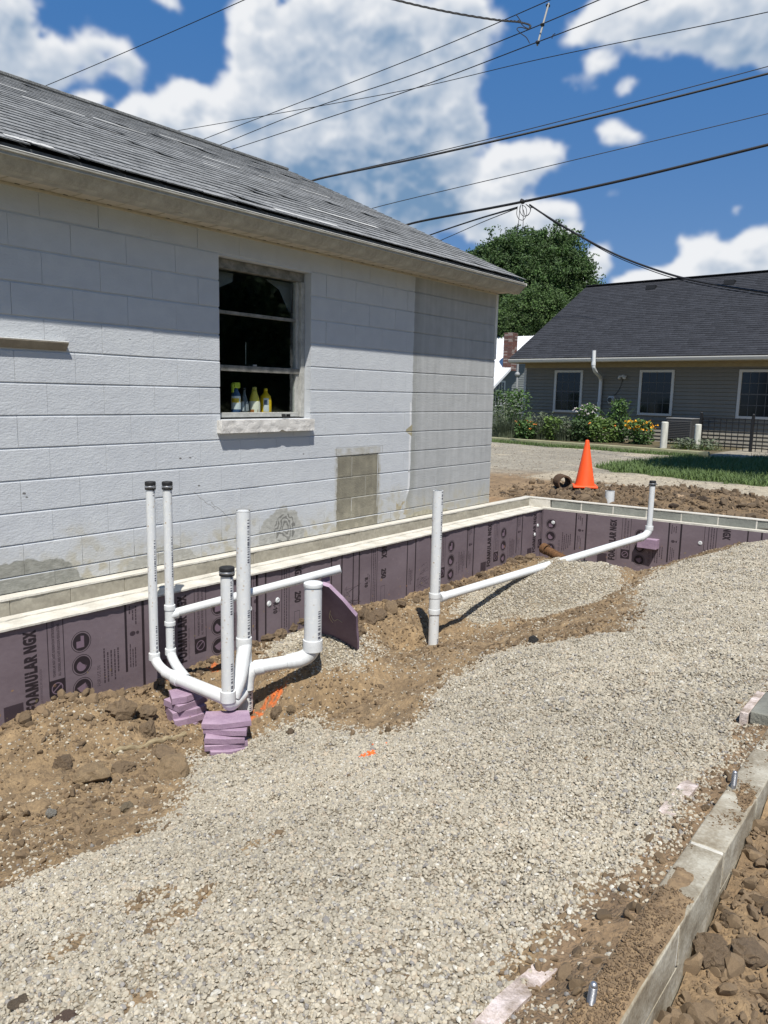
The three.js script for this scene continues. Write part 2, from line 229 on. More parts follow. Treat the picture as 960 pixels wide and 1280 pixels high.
{
  const R = rng(91);
  const rows = [[BASEY, -5 * C, 0]]; for (let k = -5; k < 7; k++) rows.push([k * C, Math.min((k + 1) * C, TOPY), k]);
  for (const [y0, y1, k] of rows) {
    const off = (((k % 2) + 2) % 2 === 0 ? 0 : 0.5) * B, row = [];
    for (let n = -7; n < 15; n++) row.push([n * B + off, (n + 1) * B + off]);
    for (let [a, b] of row) {
      a = Math.max(a, WALLL); b = Math.min(b, CORNER); if (b - a < 0.05) continue;
      let cuts = [[a, b]];
      if (k >= -5 && k <= -3 && y1 - y0 > 0.15 && b > 2.82 && a < 3.43) cuts = []; // the closed-up opening is laid below with its own blocks
      if (!cuts.length) { if (a < 2.79) cuts.push([a, 2.82]); if (b > 3.45) cuts.push([3.43, b]); }
      const pieces = [];
      for (const [p, q] of cuts) {
        if (q > WIN.x0 && p < WIN.x1 && y1 > WIN.y0 && y0 < WIN.y1) {
          if (p < WIN.x0) pieces.push([p, WIN.x0, y0, y1]); if (q > WIN.x1) pieces.push([WIN.x1, q, y0, y1]);
          const m0 = Math.max(p, WIN.x0), m1 = Math.min(q, WIN.x1);
          if (y0 < WIN.y0 - 0.02) pieces.push([m0, m1, y0, WIN.y0]); if (y1 > WIN.y1 + 0.02) pieces.push([m0, m1, WIN.y1, y1]);
        } else pieces.push([p, q, y0, y1]);
      }
      for (const [p, q, u, v] of pieces) {
        const j = (R() - 0.5) * 0.0026, gx = a > 3.9 ? 0.0003 : 0.0009 + R() * R() * 0.0018;
        part('block', blockGeo(p + (p === WIN.x1 ? 0 : gx), q - (q === WIN.x0 || q === CORNER ? 0 : gx), u + 0.0045, v - 0.003, j), blockMat, wallPart);
      }
    }
  }
  const bare = std({ map: T_wall, bumpMap: T_grit, bumpScale: 0.004, roughness: 0.95 });
  for (const [k, xs] of [[-5, [2.82, 3.03, 3.43]], [-4, [2.82, 3.24, 3.43]], [-3, [2.82, 3.03, 3.43]]]) if (xs) for (let i = 0; i + 1 < xs.length; i++) part('bare_block', box(xs[i] + 0.004, xs[i + 1] - 0.004, k * C + 0.004, (k + 1) * C - 0.004, -0.05, -0.004 + (R() - 0.5) * 0.003, 0.004), bare, wallPart);
}
// other walls, floor and loft keep the room dark
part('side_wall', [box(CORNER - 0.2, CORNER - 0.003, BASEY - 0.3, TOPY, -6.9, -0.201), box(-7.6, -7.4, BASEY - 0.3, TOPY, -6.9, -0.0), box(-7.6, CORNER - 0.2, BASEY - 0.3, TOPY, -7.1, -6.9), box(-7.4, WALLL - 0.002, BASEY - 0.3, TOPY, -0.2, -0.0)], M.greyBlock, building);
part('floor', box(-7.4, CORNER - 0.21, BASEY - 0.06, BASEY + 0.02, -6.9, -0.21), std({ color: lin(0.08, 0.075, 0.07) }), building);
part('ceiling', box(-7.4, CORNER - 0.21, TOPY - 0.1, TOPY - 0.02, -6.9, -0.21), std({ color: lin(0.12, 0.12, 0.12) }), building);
part('gable_wall', (() => { const s = new THREE.Shape(); s.moveTo(0.1, TOPY); s.lineTo(-7.05, TOPY); s.lineTo(-3.46, 3.1); const g = new THREE.ExtrudeGeometry(s, { depth: 0.1, bevelEnabled: false }); g.rotateY(-Math.PI / 2); g.translate(CORNER - 0.02, 0, 0); g.scale(1, 1, 1); return g; })(), M.paintWhite, building);
part('corner_board', box(CORNER - 0.035, CORNER + 0.012, 0.62, TOPY - 0.02, -0.03, 0.008, 0.003), M.paintWhite, building);

// roof: eave at the gutter, ridge far back; every course of shingles is a strip of its own
const RX0 = -3.2, RX1 = CORNER + 0.03, EZ = 0.335, EY = 1.526, RZ = -3.46, RY = 3.275;
const slope = Math.atan2(RY - EY, EZ - RZ), SL = Math.hypot(RY - EY, EZ - RZ);
const roof = part('roof', [(() => { const s = new THREE.Shape(); s.moveTo(EZ - 0.03, EY - 0.012); s.lineTo(RZ, RY - 0.025); s.lineTo(RZ - (EZ - RZ), EY - 0.012); s.lineTo(RZ - (EZ - RZ), EY - 0.04); s.lineTo(RZ, RY - 0.10); s.lineTo(EZ - 0.03, EY - 0.035); const g = new THREE.ExtrudeGeometry(s, { depth: RX1 - 0.02 - (-7.7), bevelEnabled: false }); g.rotateY(-Math.PI / 2); g.translate(RX1 - 0.02, 0, 0); return g; })()], M.roofDark, building);
const T_shing = dtex(512, (u, v) => { const k = 0.45 * fine(u, v) + 0.5 * grit(u, v) + 0.25 * coarse(u, v); const q = (k - 0.25) * 0.62; return [0.40 + q, 0.405 + q, 0.41 + q]; }, 0.7);
const shingleMats = [0, 1, 2, 3].map((i) => std({ map: T_shing, color: lin(0.49 + i * 0.04, 0.49 + i * 0.04, 0.475 + i * 0.04), bumpMap: T_grit, bumpScale: 0.005, roughness: 0.95 }));
{
  const R = rng(33), NC = 29, EXP = SL / NC;
  const P = (x, s, lift) => V3(x, EY + s * Math.sin(slope) + lift * Math.cos(slope), EZ - s * Math.cos(slope) + lift * Math.sin(slope));
  for (let c = 0; c < NC; c++) {
    const s0 = c * EXP - (c ? 0 : 0.008), s1 = s0 + EXP + 0.03, T = 0.0065, gs = [];
    let x = RX0 + (c % 2) * 0.15 - 0.07; 
    while (x < RX1 - 0.01) {
      const x1 = Math.min(RX1, x + 0.305), a = Math.max(RX0, x), j = (R() - 0.5) * 0.006 + (R() < 0.05 ? -0.012 : 0), cu0 = 0.0035 * R() + (R() < 0.06 ? 0.012 * R() : 0), cu1 = 0.0035 * R();
      if (x1 - a > 0.02) { // a tab: top face, butt edge, slightly lifted and curled at the butt
        const l0 = P(a + 0.002, s0 + j, T + cu0), r0 = P(x1 - 0.002, s0 + j, T + cu1), l1 = P(a + 0.002, s1, 0.001), r1 = P(x1 - 0.002, s1, 0.001), lb = P(a + 0.002, s0 + j, cu0 - 0.001), rb = P(x1 - 0.002, s0 + j, cu1 - 0.001);
        const top = quad(l0, r0, r1, l1), butt = quad(lb, rb, r0, l0), uo = R() * 3;
        for (const g of [top, butt]) { const uv = g.attributes.uv; for (let i = 0; i < uv.count; i++) uv.setXY(i, uv.getX(i) + a + uo, uv.getY(i) + s0 * 3 + uo); gs.push(g); }
      }
      x = x1;
    }
    part('shingle_course', gs, shingleMats[Math.floor(R() * 4)], roof);
  }
  // the far slope, never seen from here, in long strips
  for (let c = 0; c < 10; c++) { const q = SL / 10, f = (x, s, l) => { const p = P(x, s, l); return V3(p.x, p.y, 2 * RZ - p.z); }; part('shingle_course', [quad(f(RX1, c * q, 0.01), f(-7.7, c * q, 0.01), f(-7.7, c * q + q, 0.002), f(RX1, c * q + q, 0.002))], shingleMats[1], roof); }
  part('ridge_cap', [box(RX0, RX1 - 0.15, RY - 0.03, RY + 0.004, RZ - 0.1, RZ + 0.1, 0.008)], shingleMats[0], roof);
  // torn tabs: pale undersides turned up, and gaps where a tab is missing
  const pale = std({ color: lin(0.46, 0.46, 0.44), roughness: 0.9 });
  const hitRoof = (px, py) => { const d = ray(px, py), n = V3(0, Math.cos(slope), Math.sin(slope)), p0 = V3(0, EY, EZ); return CAM.clone().addScaledVector(d, p0.sub(CAM).dot(n) / d.dot(n)); };
  const toS = (p) => (p.y - EY) / Math.sin(slope);
  for (const [xa, ya, xb, yb, m, th] of [[3, 170.5, 68, 189, 0, 0.08], [30, 124, 103, 146, 0, 0.03], [118, 150, 180, 169, 0, 0.03], [203, 172, 250, 186, 0, 0.03], [253, 197, 300, 212, 0, 0.03], [325, 222, 346, 228, 0, 0.03], [374, 237, 412, 249, 0, 0.035], [393, 265, 466, 284, 0, 0.06], [340, 262, 424, 286, 0, 0.06], [0, 107, 32, 117, 0, 0.03], [250, 204, 278, 214, 0, 0.025], [116, 158, 155, 170, 1, 0.05], [310, 209, 336, 217, 1, 0.05], [312, 217, 340, 226, 1, 0.05], [230, 193, 252, 200, 1, 0.04]]) {
    const a = hitRoof(xa, ya), b = hitRoof(xb, yb), sa = toS(a), sb = toS(b), s = (sa + sb) / 2, n = 6, gs = [];
    for (let i = 0; i < n; i++) { const u0 = lerp(a.x, b.x, i / n), u1 = lerp(a.x, b.x, (i + 1) / n), w0 = th * (0.35 + R() * 0.65), w1 = th * (0.35 + R() * 0.65); gs.push(quad(P(u0, s - 0.5 * w0, 0.015), P(u1, s - 0.5 * w1, 0.015), P(u1, s + 0.5 * w1, 0.017), P(u0, s + 0.5 * w0, 0.017))); }
    part(m ? 'missing_tab' : 'lifted_shingle', gs, m ? M.roofDark : pale, roof);
  }
}
// eave: dark starter edge, K-style gutter leaning out, vented soffit
part('starter_strip', [box(RX0, RX1 - 0.01, 1.45, 1.512, 0.28, 0.318, 0.003)], std({ map: tone([0.27, 0.28, 0.29], [0.36, 0.37, 0.38], 0.4), roughness: 0.95 }), building);
{
  const prof = [[0.358, 1.476], [0.366, 1.476], [0.366, 1.460], [0.352, 1.450], [0.334, 1.424], [0.314, 1.398], [0.292, 1.376], [0.276, 1.366], [0.20, 1.366], [0.20, 1.44], [0.358, 1.44]];
  const s = new THREE.Shape(prof.map(([z, y]) => new THREE.Vector2(z, y)));
  const g = new THREE.ExtrudeGeometry(s, { depth: RX1 - 0.02 - RX0, bevelEnabled: false }); g.rotateY(-Math.PI / 2); g.translate(RX1 - 0.02, 0, 0);
  const gut = part('gutter', g, M.gutter, building);
  part('gutter_lip', [box(RX0, RX1 - 0.02, 1.473, 1.4785, 0.352, 0.3685, 0.002)], M.gutterLip, gut);
  part('gutter_end_cap', [(() => { const q = new THREE.ExtrudeGeometry(new THREE.Shape([[0.20, 1.478], [0.371, 1.478], [0.371, 1.455], [0.335, 1.428], [0.30, 1.408], [0.285, 1.392], [0.282, 1.364], [0.20, 1.364]].map(([z, y]) => new THREE.Vector2(z, y))), { depth: 0.006, bevelEnabled: false }); q.rotateY(-Math.PI / 2); q.translate(RX1 - 0.012, 0, 0); return q; })()], M.gutterLip, gut);
  const R = rng(3), seams = []; for (let x = -2.2; x < 5.5; x += 1.52) seams.push(box(x, x + 0.03, 1.366, 1.40, 0.281, 0.2855, 0));
  for (const q of seams) part('gutter_strap', [q], M.gutter, gut);
  const sof = part('soffit', [box(RX0, RX1 - 0.02, 1.383, 1.392, 0.0, 0.205)], M.soffit, building);
  const vents = []; for (let x = RX0 + 0.1; x < RX1 - 0.1; x += 0.155) vents.push(box(x, x + 0.03, 1.381, 1.3825, 0.012, 0.022));
  part('soffit_vents', vents, M.darkShade, sof).userData.kind = 'stuff';
  const ribs = []; for (let x = RX0; x < RX1 - 0.1; x += 0.155) ribs.push(box(x, x + 0.006, 1.379, 1.3825, 0.03, 0.2));
  part('soffit_ribs', ribs, M.soffit, sof).userData.kind = 'stuff';
  part('frieze_strip', [box(RX0, RX1 - 0.06, 1.365, 1.382, 0.001, 0.014, 0.002)], M.soffit, building);
  part('fascia', [box(RX0, RX1 - 0.02, 1.393, 1.467, 0.18, 0.198)], M.paintWhite, building);
  part('barge_board', (() => { const sh = new THREE.Shape([[0.33, 1.505], [RZ, RY - 0.05], [RZ, RY - 0.2], [0.20, 1.37]].map(([z, y]) => new THREE.Vector2(z, y))); const q = new THREE.ExtrudeGeometry(sh, { depth: 0.02, bevelEnabled: false }); q.rotateY(-Math.PI / 2); q.translate(RX1 - 0.001, 0, 0); return q; })(), M.gutterLip, building);
}
// sloped drip ledge of sheet metal on the wall
part('wall_ledge', (() => { const s = new THREE.Shape([[0.0005, 0.475], [0.042, 0.466], [0.043, 0.461], [0.008, 0.415], [0.0005, 0.413]].map(([z, y]) => new THREE.Vector2(z, y))); const g = new THREE.ExtrudeGeometry(s, { depth: 2.7, bevelEnabled: false }); g.rotateY(-Math.PI / 2); g.translate(0.14, 0, 0); return g; })(), std({ map: tone([0.46, 0.43, 0.38], [0.56, 0.53, 0.47], 0.3), roughness: 0.8 }), building);
part('ledge_lip', [box(-2.56, 0.141, 0.4665, 0.4725, 0.001, 0.044, 0.002)], M.paintWhite, building);

// window: head, jambs, sashes, panes, sill
{
  const F = (n, x0, x1, y0, y1, z0, z1, m, p = win) => part(n, [box(x0, x1, y0, y1, z0, z1, 0.003)], m, p);
  const win = new THREE.Group(); win.name = 'window'; win.position.set((WIN.x0 + WIN.x1) / 2, WIN.y0 - BASEY, 0); building.add(win);
  const oldWhite = std({ map: tone([0.56, 0.56, 0.54], [0.72, 0.72, 0.70], 0.3), roughness: 0.8 }), railM = std({ map: tone([0.34, 0.34, 0.32], [0.55, 0.54, 0.51], 0.25), roughness: 0.85 });
  const { x0, x1, y0, y1 } = WIN;
  F('head', x0 + 0.001, x1 - 0.001, y1 - 0.075, y1 - 0.001, -0.15, -0.085, railM);
  F('jamb', x0 + 0.001, x0 + 0.04, y0 + 0.01, y1 - 0.076, -0.15, -0.08, oldWhite); F('jamb', x1 - 0.045, x1 - 0.001, y0 + 0.01, y1 - 0.076, -0.15, -0.075, oldWhite);
  F('stop', x1 - 0.075, x1 - 0.046, y0 + 0.01, y1 - 0.076, -0.15, -0.105, oldWhite); F('stop', x0 + 0.041, x0 + 0.06, y0 + 0.01, y1 - 0.076, -0.15, -0.105, oldWhite);
  F('rail', x0 + 0.061, x1 - 0.076, 0.785, 0.812, -0.14, -0.112, railM);
  F('meeting_rail', x0 + 0.041, x1 - 0.05, 0.338, 0.385, -0.14, -0.095, railM);
  F('bottom_rail', x0 + 0.041, x1 - 0.046, y0 + 0.012, y0 + 0.05, -0.15, -0.1, oldWhite);
  const glass = new THREE.MeshPhysicalMaterial({ color: lin(0.93, 0.96, 0.95), transmission: 1, thickness: 0, roughness: 0.03, ior: 1.5 });
  for (const [a, b] of [[0.812, y1 - 0.076], [0.385, 0.785], [y0 + 0.05, 0.338]]) F('pane', x0 + 0.061, x1 - 0.076, a, b, -0.129, -0.126, glass);
  part('latch', [box(1.86, 1.90, 0.386, 0.40, -0.118, -0.1, 0.003)], M.steel, win);
  part('pull_cord', [box(1.828, 1.832, 0.40, 0.58, -0.16, -0.157)], oldWhite, win);
  // limp curtain inside the upper pane
  const cl = std({ color: lin(0.16, 0.17, 0.18), roughness: 1, side: THREE.DoubleSide });
  const curt = (pts) => { const g = new THREE.ExtrudeGeometry(new THREE.Shape(pts.map(([x, y]) => new THREE.Vector2(x, y))), { depth: 0.004, bevelEnabled: false, curveSegments: 4 }); const p = g.attributes.position; for (let i = 0; i < p.count; i++) p.setZ(i, p.getZ(i) - 0.2 + Math.sin(p.getX(i) * 60) * 0.012); g.computeVertexNormals(); return g; };
  part('curtain', curt([[x0 + 0.03, y1 - 0.08], [x0 + 0.32, y1 - 0.08], [x0 + 0.3, y1 - 0.15], [x0 + 0.16, y1 - 0.21], [x0 + 0.08, y1 - 0.34], [x0 + 0.03, y1 - 0.4]]), cl, win);
  part('curtain', curt([[x1 - 0.36, y1 - 0.08], [x1 - 0.03, y1 - 0.08], [x1 - 0.05, y1 - 0.33], [x1 - 0.11, y1 - 0.3], [x1 - 0.2, y1 - 0.15]]), cl, win);
  F('inner_sill', x0 - 0.05, x1 + 0.05, y0 - 0.03, y0 + 0.012, -0.42, -0.151, railM);
  // concrete sill, chipped along its lower edge
  const g = new THREE.BoxGeometry(1.055, 0.1, 0.21, 60, 8, 8); const p = g.attributes.position;
  for (let i = 0; i < p.count; i++) { const X = p.getX(i), Y = p.getY(i), Z = p.getZ(i); const e = fbm(X * 9, Y * 20, Z * 20, 3) * 0.008; p.setXYZ(i, X, Y + e * 0.5 + (Y < -0.04 && Math.abs(X - 0.13) < 0.04 ? 0.02 * (1 - Math.abs(X - 0.13) / 0.04) : 0), Z + e * (Z > 0.08 ? 1 : 0)); }
  g.computeVertexNormals(); g.translate(1.912, -0.1, -0.047);
  part('sill', [boxUV(g)], std({ map: tone([0.70, 0.69, 0.67], [0.86, 0.85, 0.83], 0.3), bumpMap: T_rough, bumpScale: 0.008, roughness: 0.9 }), win);
}

// ---------------------------------------------------------------- the pit: terrain between the new foundation walls
const YT = -1.12, YL = -1.24;                    // top of the foundation, level of its inner ledge
const RWX = (z) => 6.535 + 0.067 * (z - 0.1);    // inner face of the far cross wall, a little out of square
const CTRL = [];
for (const [z, list] of [
  [4.22, [[-3.2, -1.2], [-1, -1.2], [1, -1.19], [3, -1.2], [6.6, -1.2]]],
  [4.03, [[-3.2, -1.245], [-1, -1.245], [0.5, -1.245], [3, -1.24], [6.6, -1.24]]],
  [3.45, [[-3.2, -1.28], [-1.2, -1.27], [0.5, -1.28], [2.5, -1.27], [4.5, -1.26], [6.6, -1.27]]],
  [3.0, [[-2, -1.33], [-0.5, -1.36], [1.2, -1.36], [3, -1.33], [5, -1.31], [6.6, -1.325]]],
  [2.4, [[-3.2, -1.5], [-1.9, -1.5], [-0.9, -1.55], [0.3, -1.6], [1.3, -1.55], [2.6, -1.5], [4, -1.48], [5.2, -1.46], [6.6, -1.52]]],
  [1.85, [[-2, -1.66], [-0.8, -1.74], [0.2, -1.82], [1.1, -1.76], [2.1, -1.70], [3.2, -1.74], [4.4, -1.76], [5.6, -1.72], [6.6, -1.82]]],
  [1.5, [[-3.2, -1.75], [0.3, -1.92], [1.3, -1.78], [2.3, -1.82], [6.55, -1.93]]],
  [1.15, [[-2, -1.8], [-0.6, -1.85], [0.35, -1.93], [1.9, -1.86], [2.6, -1.97], [3.4, -1.84], [5.3, -1.86], [6.5, -1.9]]],
  [0.4, [[-3.2, -1.86], [-2, -1.86], [-0.56, -1.86], [-0.22, -1.79], [0.13, -1.84], [0.5, -1.88], [1, -1.83], [1.58, -1.83], [2.1, -1.83], [2.8, -1.78], [3.3, -1.84], [4, -1.83], [5, -1.85], [5.75, -1.82], [6.4, -1.88]]],
]) for (const [x, y] of list) CTRL.push([x, z, y]);
const tps = (() => { // thin-plate spline through the surveyed levels
  const n = CTRL.length, N = n + 3, A = Array.from({ length: N }, () => new Float64Array(N + 1)), U = (r2) => r2 > 1e-12 ? 0.5 * r2 * Math.log(r2) : 0;
  for (let i = 0; i < n; i++) { for (let j = 0; j < n; j++) A[i][j] = U((CTRL[i][0] - CTRL[j][0]) ** 2 + (CTRL[i][1] - CTRL[j][1]) ** 2); A[i][i] += 0.004; A[i][n] = A[n][i] = 1; A[i][n + 1] = A[n + 1][i] = CTRL[i][0]; A[i][n + 2] = A[n + 2][i] = CTRL[i][1]; A[i][N] = CTRL[i][2]; }
  for (let c = 0; c < N; c++) { let p = c; for (let r = c + 1; r < N; r++) if (Math.abs(A[r][c]) > Math.abs(A[p][c])) p = r; [A[c], A[p]] = [A[p], A[c]]; for (let r = 0; r < N; r++) if (r !== c) { const f = A[r][c] / A[c][c]; if (f) for (let k = c; k <= N; k++) A[r][k] -= f * A[c][k]; } }
  const w = A.map((r, i) => r[N] / r[i]);
  return (x, z) => { let s = w[n] + w[n + 1] * x + w[n + 2] * z; for (let i = 0; i < n; i++) s += w[i] * U((x - CTRL[i][0]) ** 2 + (z - CTRL[i][1]) ** 2); return s; };
})();
const HEAPS = [ // x, z, height, radius x, radius z, turn
  [4.35, 1.55, 0.50, 0.92, 0.42, -0.28], [1.22, 1.27, 0.42, 0.45, 0.42, 0.0], [1.95, 1.75, 0.07, 0.5, 0.3, 0], [-0.35, 0.62, 0.10, 0.7, 0.3, 0], [6.0, 0.7, 0.05, 0.5, 0.3, 0],
];
const heapAt = (h, x, z) => { const c = Math.cos(h[5]), s = Math.sin(h[5]), dx = x - h[0], dz = z - h[1], u = (c * dx - s * dz) / h[3], v = (s * dx + c * dz) / h[4]; const r = Math.sqrt(u * u + v * v + 0.02); return h[2] * Math.max(0, 1 - 0.72 * r) * sstep(1.6, 0.9, r); };
const base0 = (x, z) => { let y = tps(x, z); for (const h of HEAPS) y += heapAt(h, x, z); const hole = Math.hypot((x - 2.62) / 0.26, (z - 0.98) / 0.3); y -= 0.1 * sstep(1, 0.2, hole); return y; };
const hitSmooth = (px, py) => { const d = ray(px, py); let t = 0.5, p; for (let i = 0; i < 2000; i++) { t += 0.008; p = CAM.clone().addScaledVector(d, t); if (p.z < 0.3 || p.x > 6.7) break; if (p.y < base0(p.x, p.z)) break; } return p; };
// where the gravel lies (edges surveyed on the photograph)
const edge = (list) => list.map(([x, y]) => { const p = hitSmooth(x, y); return [p.x, p.z]; });
const MAIN = [[-3.3, 3.0], ...edge([[0, 1112], [60, 1086], [130, 1064], [200, 1037], [240, 1010], [243, 980], [250, 950], [268, 930], [330, 926], [352, 905], [392, 902], [440, 920], [490, 920], [535, 898], [550, 868], [580, 842], [610, 822], [660, 806], [730, 800], [792, 788], [806, 765], [800, 735], [815, 718], [850, 705], [900, 690], [955, 676]]), [6.75, 3.2], [6.85, 4.04], [-3.3, 4.04]];
const HEAP2 = edge([[565, 765], [600, 782], [650, 772], [700, 764], [745, 752], [775, 735], [770, 712], [735, 700], [690, 700], [640, 720], [590, 740]]);
const HEAP3 = edge([[332, 812], [372, 832], [410, 830], [445, 834], [470, 812], [455, 790], [430, 780], [400, 770], [372, 772], [345, 796]]);
const polyDist = (P, x, z) => { let ins = false, m = 1e9; for (let i = 0, j = P.length - 1; i < P.length; j = i++) { const [a, b] = P[i], [c, d] = P[j]; if ((b > z) !== (d > z) && x < (c - a) * (z - b) / (d - b) + a) ins = !ins; const t = Math.max(0, Math.min(1, ((x - a) * (c - a) + (z - b) * (d - b)) / ((c - a) ** 2 + (d - b) ** 2 + 1e-9))); m = Math.min(m, Math.hypot(x - a - t * (c - a), z - b - t * (d - b))); } return ins ? m : -m; };
const bareSpots = [[185, 1127, 0.13, 0.07], [225, 1140, 0.16, 0.07], [85, 1180, 0.1, 0.06], [330, 1050, 0.12, 0.05], [165, 1252, 0.06, 0.04], [770, 1105, 0.07, 0.1]].map(([x, y, a, b]) => { const p = hitSmooth(x, y); return [p.x, p.z, a, b]; });
function gravelAt(x, z) { // > 0 inside gravel
  const w = fbm(x * 4, 3, z * 4, 3) * 0.16 + fbm(x * 13, 9, z * 13, 2) * 0.05;
  let d = Math.max(polyDist(MAIN, x, z) + w, polyDist(HEAP2, x, z) + w * 0.6, polyDist(HEAP3, x, z) + w * 0.6);
  for (const [bx, bz, a, b] of bareSpots) { const q = Math.hypot((x - bx) / a, (z - bz) / b) + fbm(x * 15, 2, z * 15, 3) * 1.2; if (q < 1) d = Math.min(d, (q - 1) * 0.08); }
  const nearEdge = 4.03 + fbm(x * 2.1, 5, 0.3, 3) * 0.22 - (x < -0.55 && x > -1.05 ? 0.1 : 0); return Math.min(d, nearEdge - z);
}
const relief = (x, z, g) => {
  const k = sstep(-0.12, 0.1, g), lump = fbm(x * 2.4, 1, z * 2.4, 3) * 0.05 + fbm(x * 9, 4, z * 9, 3) * 0.05 + fbm(x * 24, 8, z * 24, 2) * 0.03, soft = fbm(x * 1.6, 6, z * 1.6, 3) * 0.05 + fbm(x * 4.2 + z, 2, z * 5.5 - x, 3) * 0.06;
  return lerp(lump, soft, k) * sstep(4.24, 4.1, z) ;
};
const ground = (x, z) => base0(x, z) + relief(x, z, gravelAt(x, z));
const GX0 = -3.25, GX1 = 6.95, GZ0 = 0.28, GZ1 = 4.25, GS = 0.022;
const GNX = Math.round((GX1 - GX0) / GS), GNZ = Math.round((GZ1 - GZ0) / GS);
const orange = [[330, 884, 0.15], [345, 872, 0.1], [268, 835, 0.12], [285, 828, 0.10], [250, 872, 0.10], [460, 944, 0.075], [200, 848, 0.1], [465, 928, 0.03], [487, 932, 0.03]].map(([x, y, r]) => { const p = hitSmooth(x, y); return [p.x, p.z, r]; });
const paintAt = (x, z) => { for (const [ox, oz, r] of orange) { const q = Math.hypot(x - ox, (z - oz) * 1.8) / r + fbm(x * 18, 3, z * 18, 3) * 1.1; if (q < 0.6) return true; } return false; };
const GH = new Float32Array((GNX + 1) * (GNZ + 1)), GG = new Float32Array(GH.length);
for (let j = 0; j <= GNZ; j++) for (let i = 0; i <= GNX; i++) { const x = GX0 + i * GS, z = GZ0 + j * GS, g = gravelAt(x, z); GG[j * (GNX + 1) + i] = g; GH[j * (GNX + 1) + i] = base0(x, z) + relief(x, z, g); }
const bil = (A, x, z) => { const fx = Math.max(0, Math.min(GNX - 1.001, (x - GX0) / GS)), fz = Math.max(0, Math.min(GNZ - 1.001, (z - GZ0) / GS)), i = Math.floor(fx), j = Math.floor(fz), u = fx - i, v = fz - j, o = j * (GNX + 1) + i; return (A[o] * (1 - u) + A[o + 1] * u) * (1 - v) + (A[o + GNX + 1] * (1 - u) + A[o + GNX + 2] * u) * v; };
const gy = (x, z) => bil(GH, x, z), gg = (x, z) => bil(GG, x, z);
const hit = (px, py) => { const d = ray(px, py); let t = 0.8, p; for (let i = 0; i < 2400; i++) { t += 0.005; p = CAM.clone().addScaledVector(d, t); if (p.z < GZ0 || p.x > GX1) break; if (p.y < gy(p.x, p.z) && p.z < GZ1) break; } return p; };
const dirtTex = dtex(512, (u, v) => { const k = (0.55 * fine(u, v) + 0.55 * grit(u, v) + 0.2 * coarse(u, v) - 0.3) * 0.9; return [0.66 + k * 0.55, 0.66 + k * 0.55, 0.66 + k * 0.5]; }, 0.75);
const dirtMat = std({ map: dirtTex, bumpMap: T_grit, bumpScale: 0.012, vertexColors: true, roughness: 1 });
{
  const pos = [], uv = [], col = [], idx = [];
  for (let j = 0; j <= GNZ; j++) for (let i = 0; i <= GNX; i++) {
    const x = GX0 + i * GS, z = GZ0 + j * GS, o = j * (GNX + 1) + i, g = GG[o];
    pos.push(x, GH[o], z); uv.push(x, z);
    const a = fbm(x * 1.1, 2, z * 1.1, 4), b = fbm(x * 7, 5, z * 7, 3);
    let c = [0.335 + a * 0.12 + b * 0.11, 0.235 + a * 0.09 + b * 0.085, 0.137 + a * 0.06 + b * 0.055];
    if (z > 4.0) c = [0.30 + b * 0.12, 0.205 + b * 0.08, 0.125 + b * 0.05];
    const k = sstep(-0.03, 0.03, g), q = [0.30 + b * 0.1, 0.25 + b * 0.09, 0.185 + b * 0.07]; c = c.map((v, n) => lerp(v, q[n], k));
    if (paintAt(x, z) && fbm(x * 40, 3, z * 40, 2) > -0.02) c = [0.80, 0.20, 0.05];
    col.push(...c);
    if (i < GNX && j < GNZ) idx.push(o, o + GNX + 1, o + 1, o + 1, o + GNX + 1, o + GNX + 2);
  }
  const g = new THREE.BufferGeometry(); g.setAttribute('position', new THREE.Float32BufferAttribute(pos, 3)); g.setAttribute('uv', new THREE.Float32BufferAttribute(uv, 2)); g.setAttribute('color', new THREE.Float32BufferAttribute(col, 3)); g.setIndex(idx); g.computeVertexNormals();
  tag(struct('dirt_floor', g, dirtMat), 'brown dirt floor of the foundation pit under the gravel');
}

// ---------------------------------------------------------------- new foundation walls
function foundation(label, pos) { return thing('foundation_wall', pos, label, 'foundation wall', undefined); }
function wavy(x0, x1, z0, zf, y0, y1, seed, amp, step = 0.025) { // a trowelled mortar layer with an uneven free edge, running along x
  const s = new THREE.Shape(); s.moveTo(x0, z0); s.lineTo(x1, z0);
  const n = Math.round((x1 - x0) / step); for (let i = 0; i <= n; i++) { const x = lerp(x1, x0, i / n); s.lineTo(x, zf + (fbm(x * 3, seed, 1, 3) + 0.5 * fbm(x * 14, seed, 6, 2)) * amp); }
  const g = new THREE.ExtrudeGeometry(s, { depth: y1 - y0, bevelEnabled: false }); g.rotateX(Math.PI / 2); g.translate(0, y1, 0); return boxUV(g);
}
{ // along the old building
  const f = foundation('grey concrete foundation wall with white mortar ledge along the foot of the painted building', V3(1.8, -2.3, 0.2)), R = rng(8);
  for (let x = -3.2; x < 6.5; x += 0.4064) part('block', [box(x + 0.0008, Math.min(6.53, x + 0.4056), YL + 0.002, YT - 0.012, 0.003, 0.098 + (R() - 0.5) * 0.003, 0.005)], M.concrete, f);
  part('mortar_cap', [wavy(-3.2, 6.56, 0.002, 0.102, YT - 0.013, YT, 3, 0.012)], M.mortar, f);
  part('ledge', [wavy(-3.2, 6.55, 0.09, 0.335, YL - 0.012, YL, 21, 0.022)], M.mortar, f);
  part('ledge_crust', [wavy(-3.2, 6.5, 0.1, 0.175, YL, YL + 0.009, 31, 0.05)], M.mortar, f);
  part('base_course', [box(-3.2, 6.6, -2.3, YL - 0.013, 0.004, 0.262)], M.concrete, f);
}
const crossDir = Math.atan2(0.067, 1);
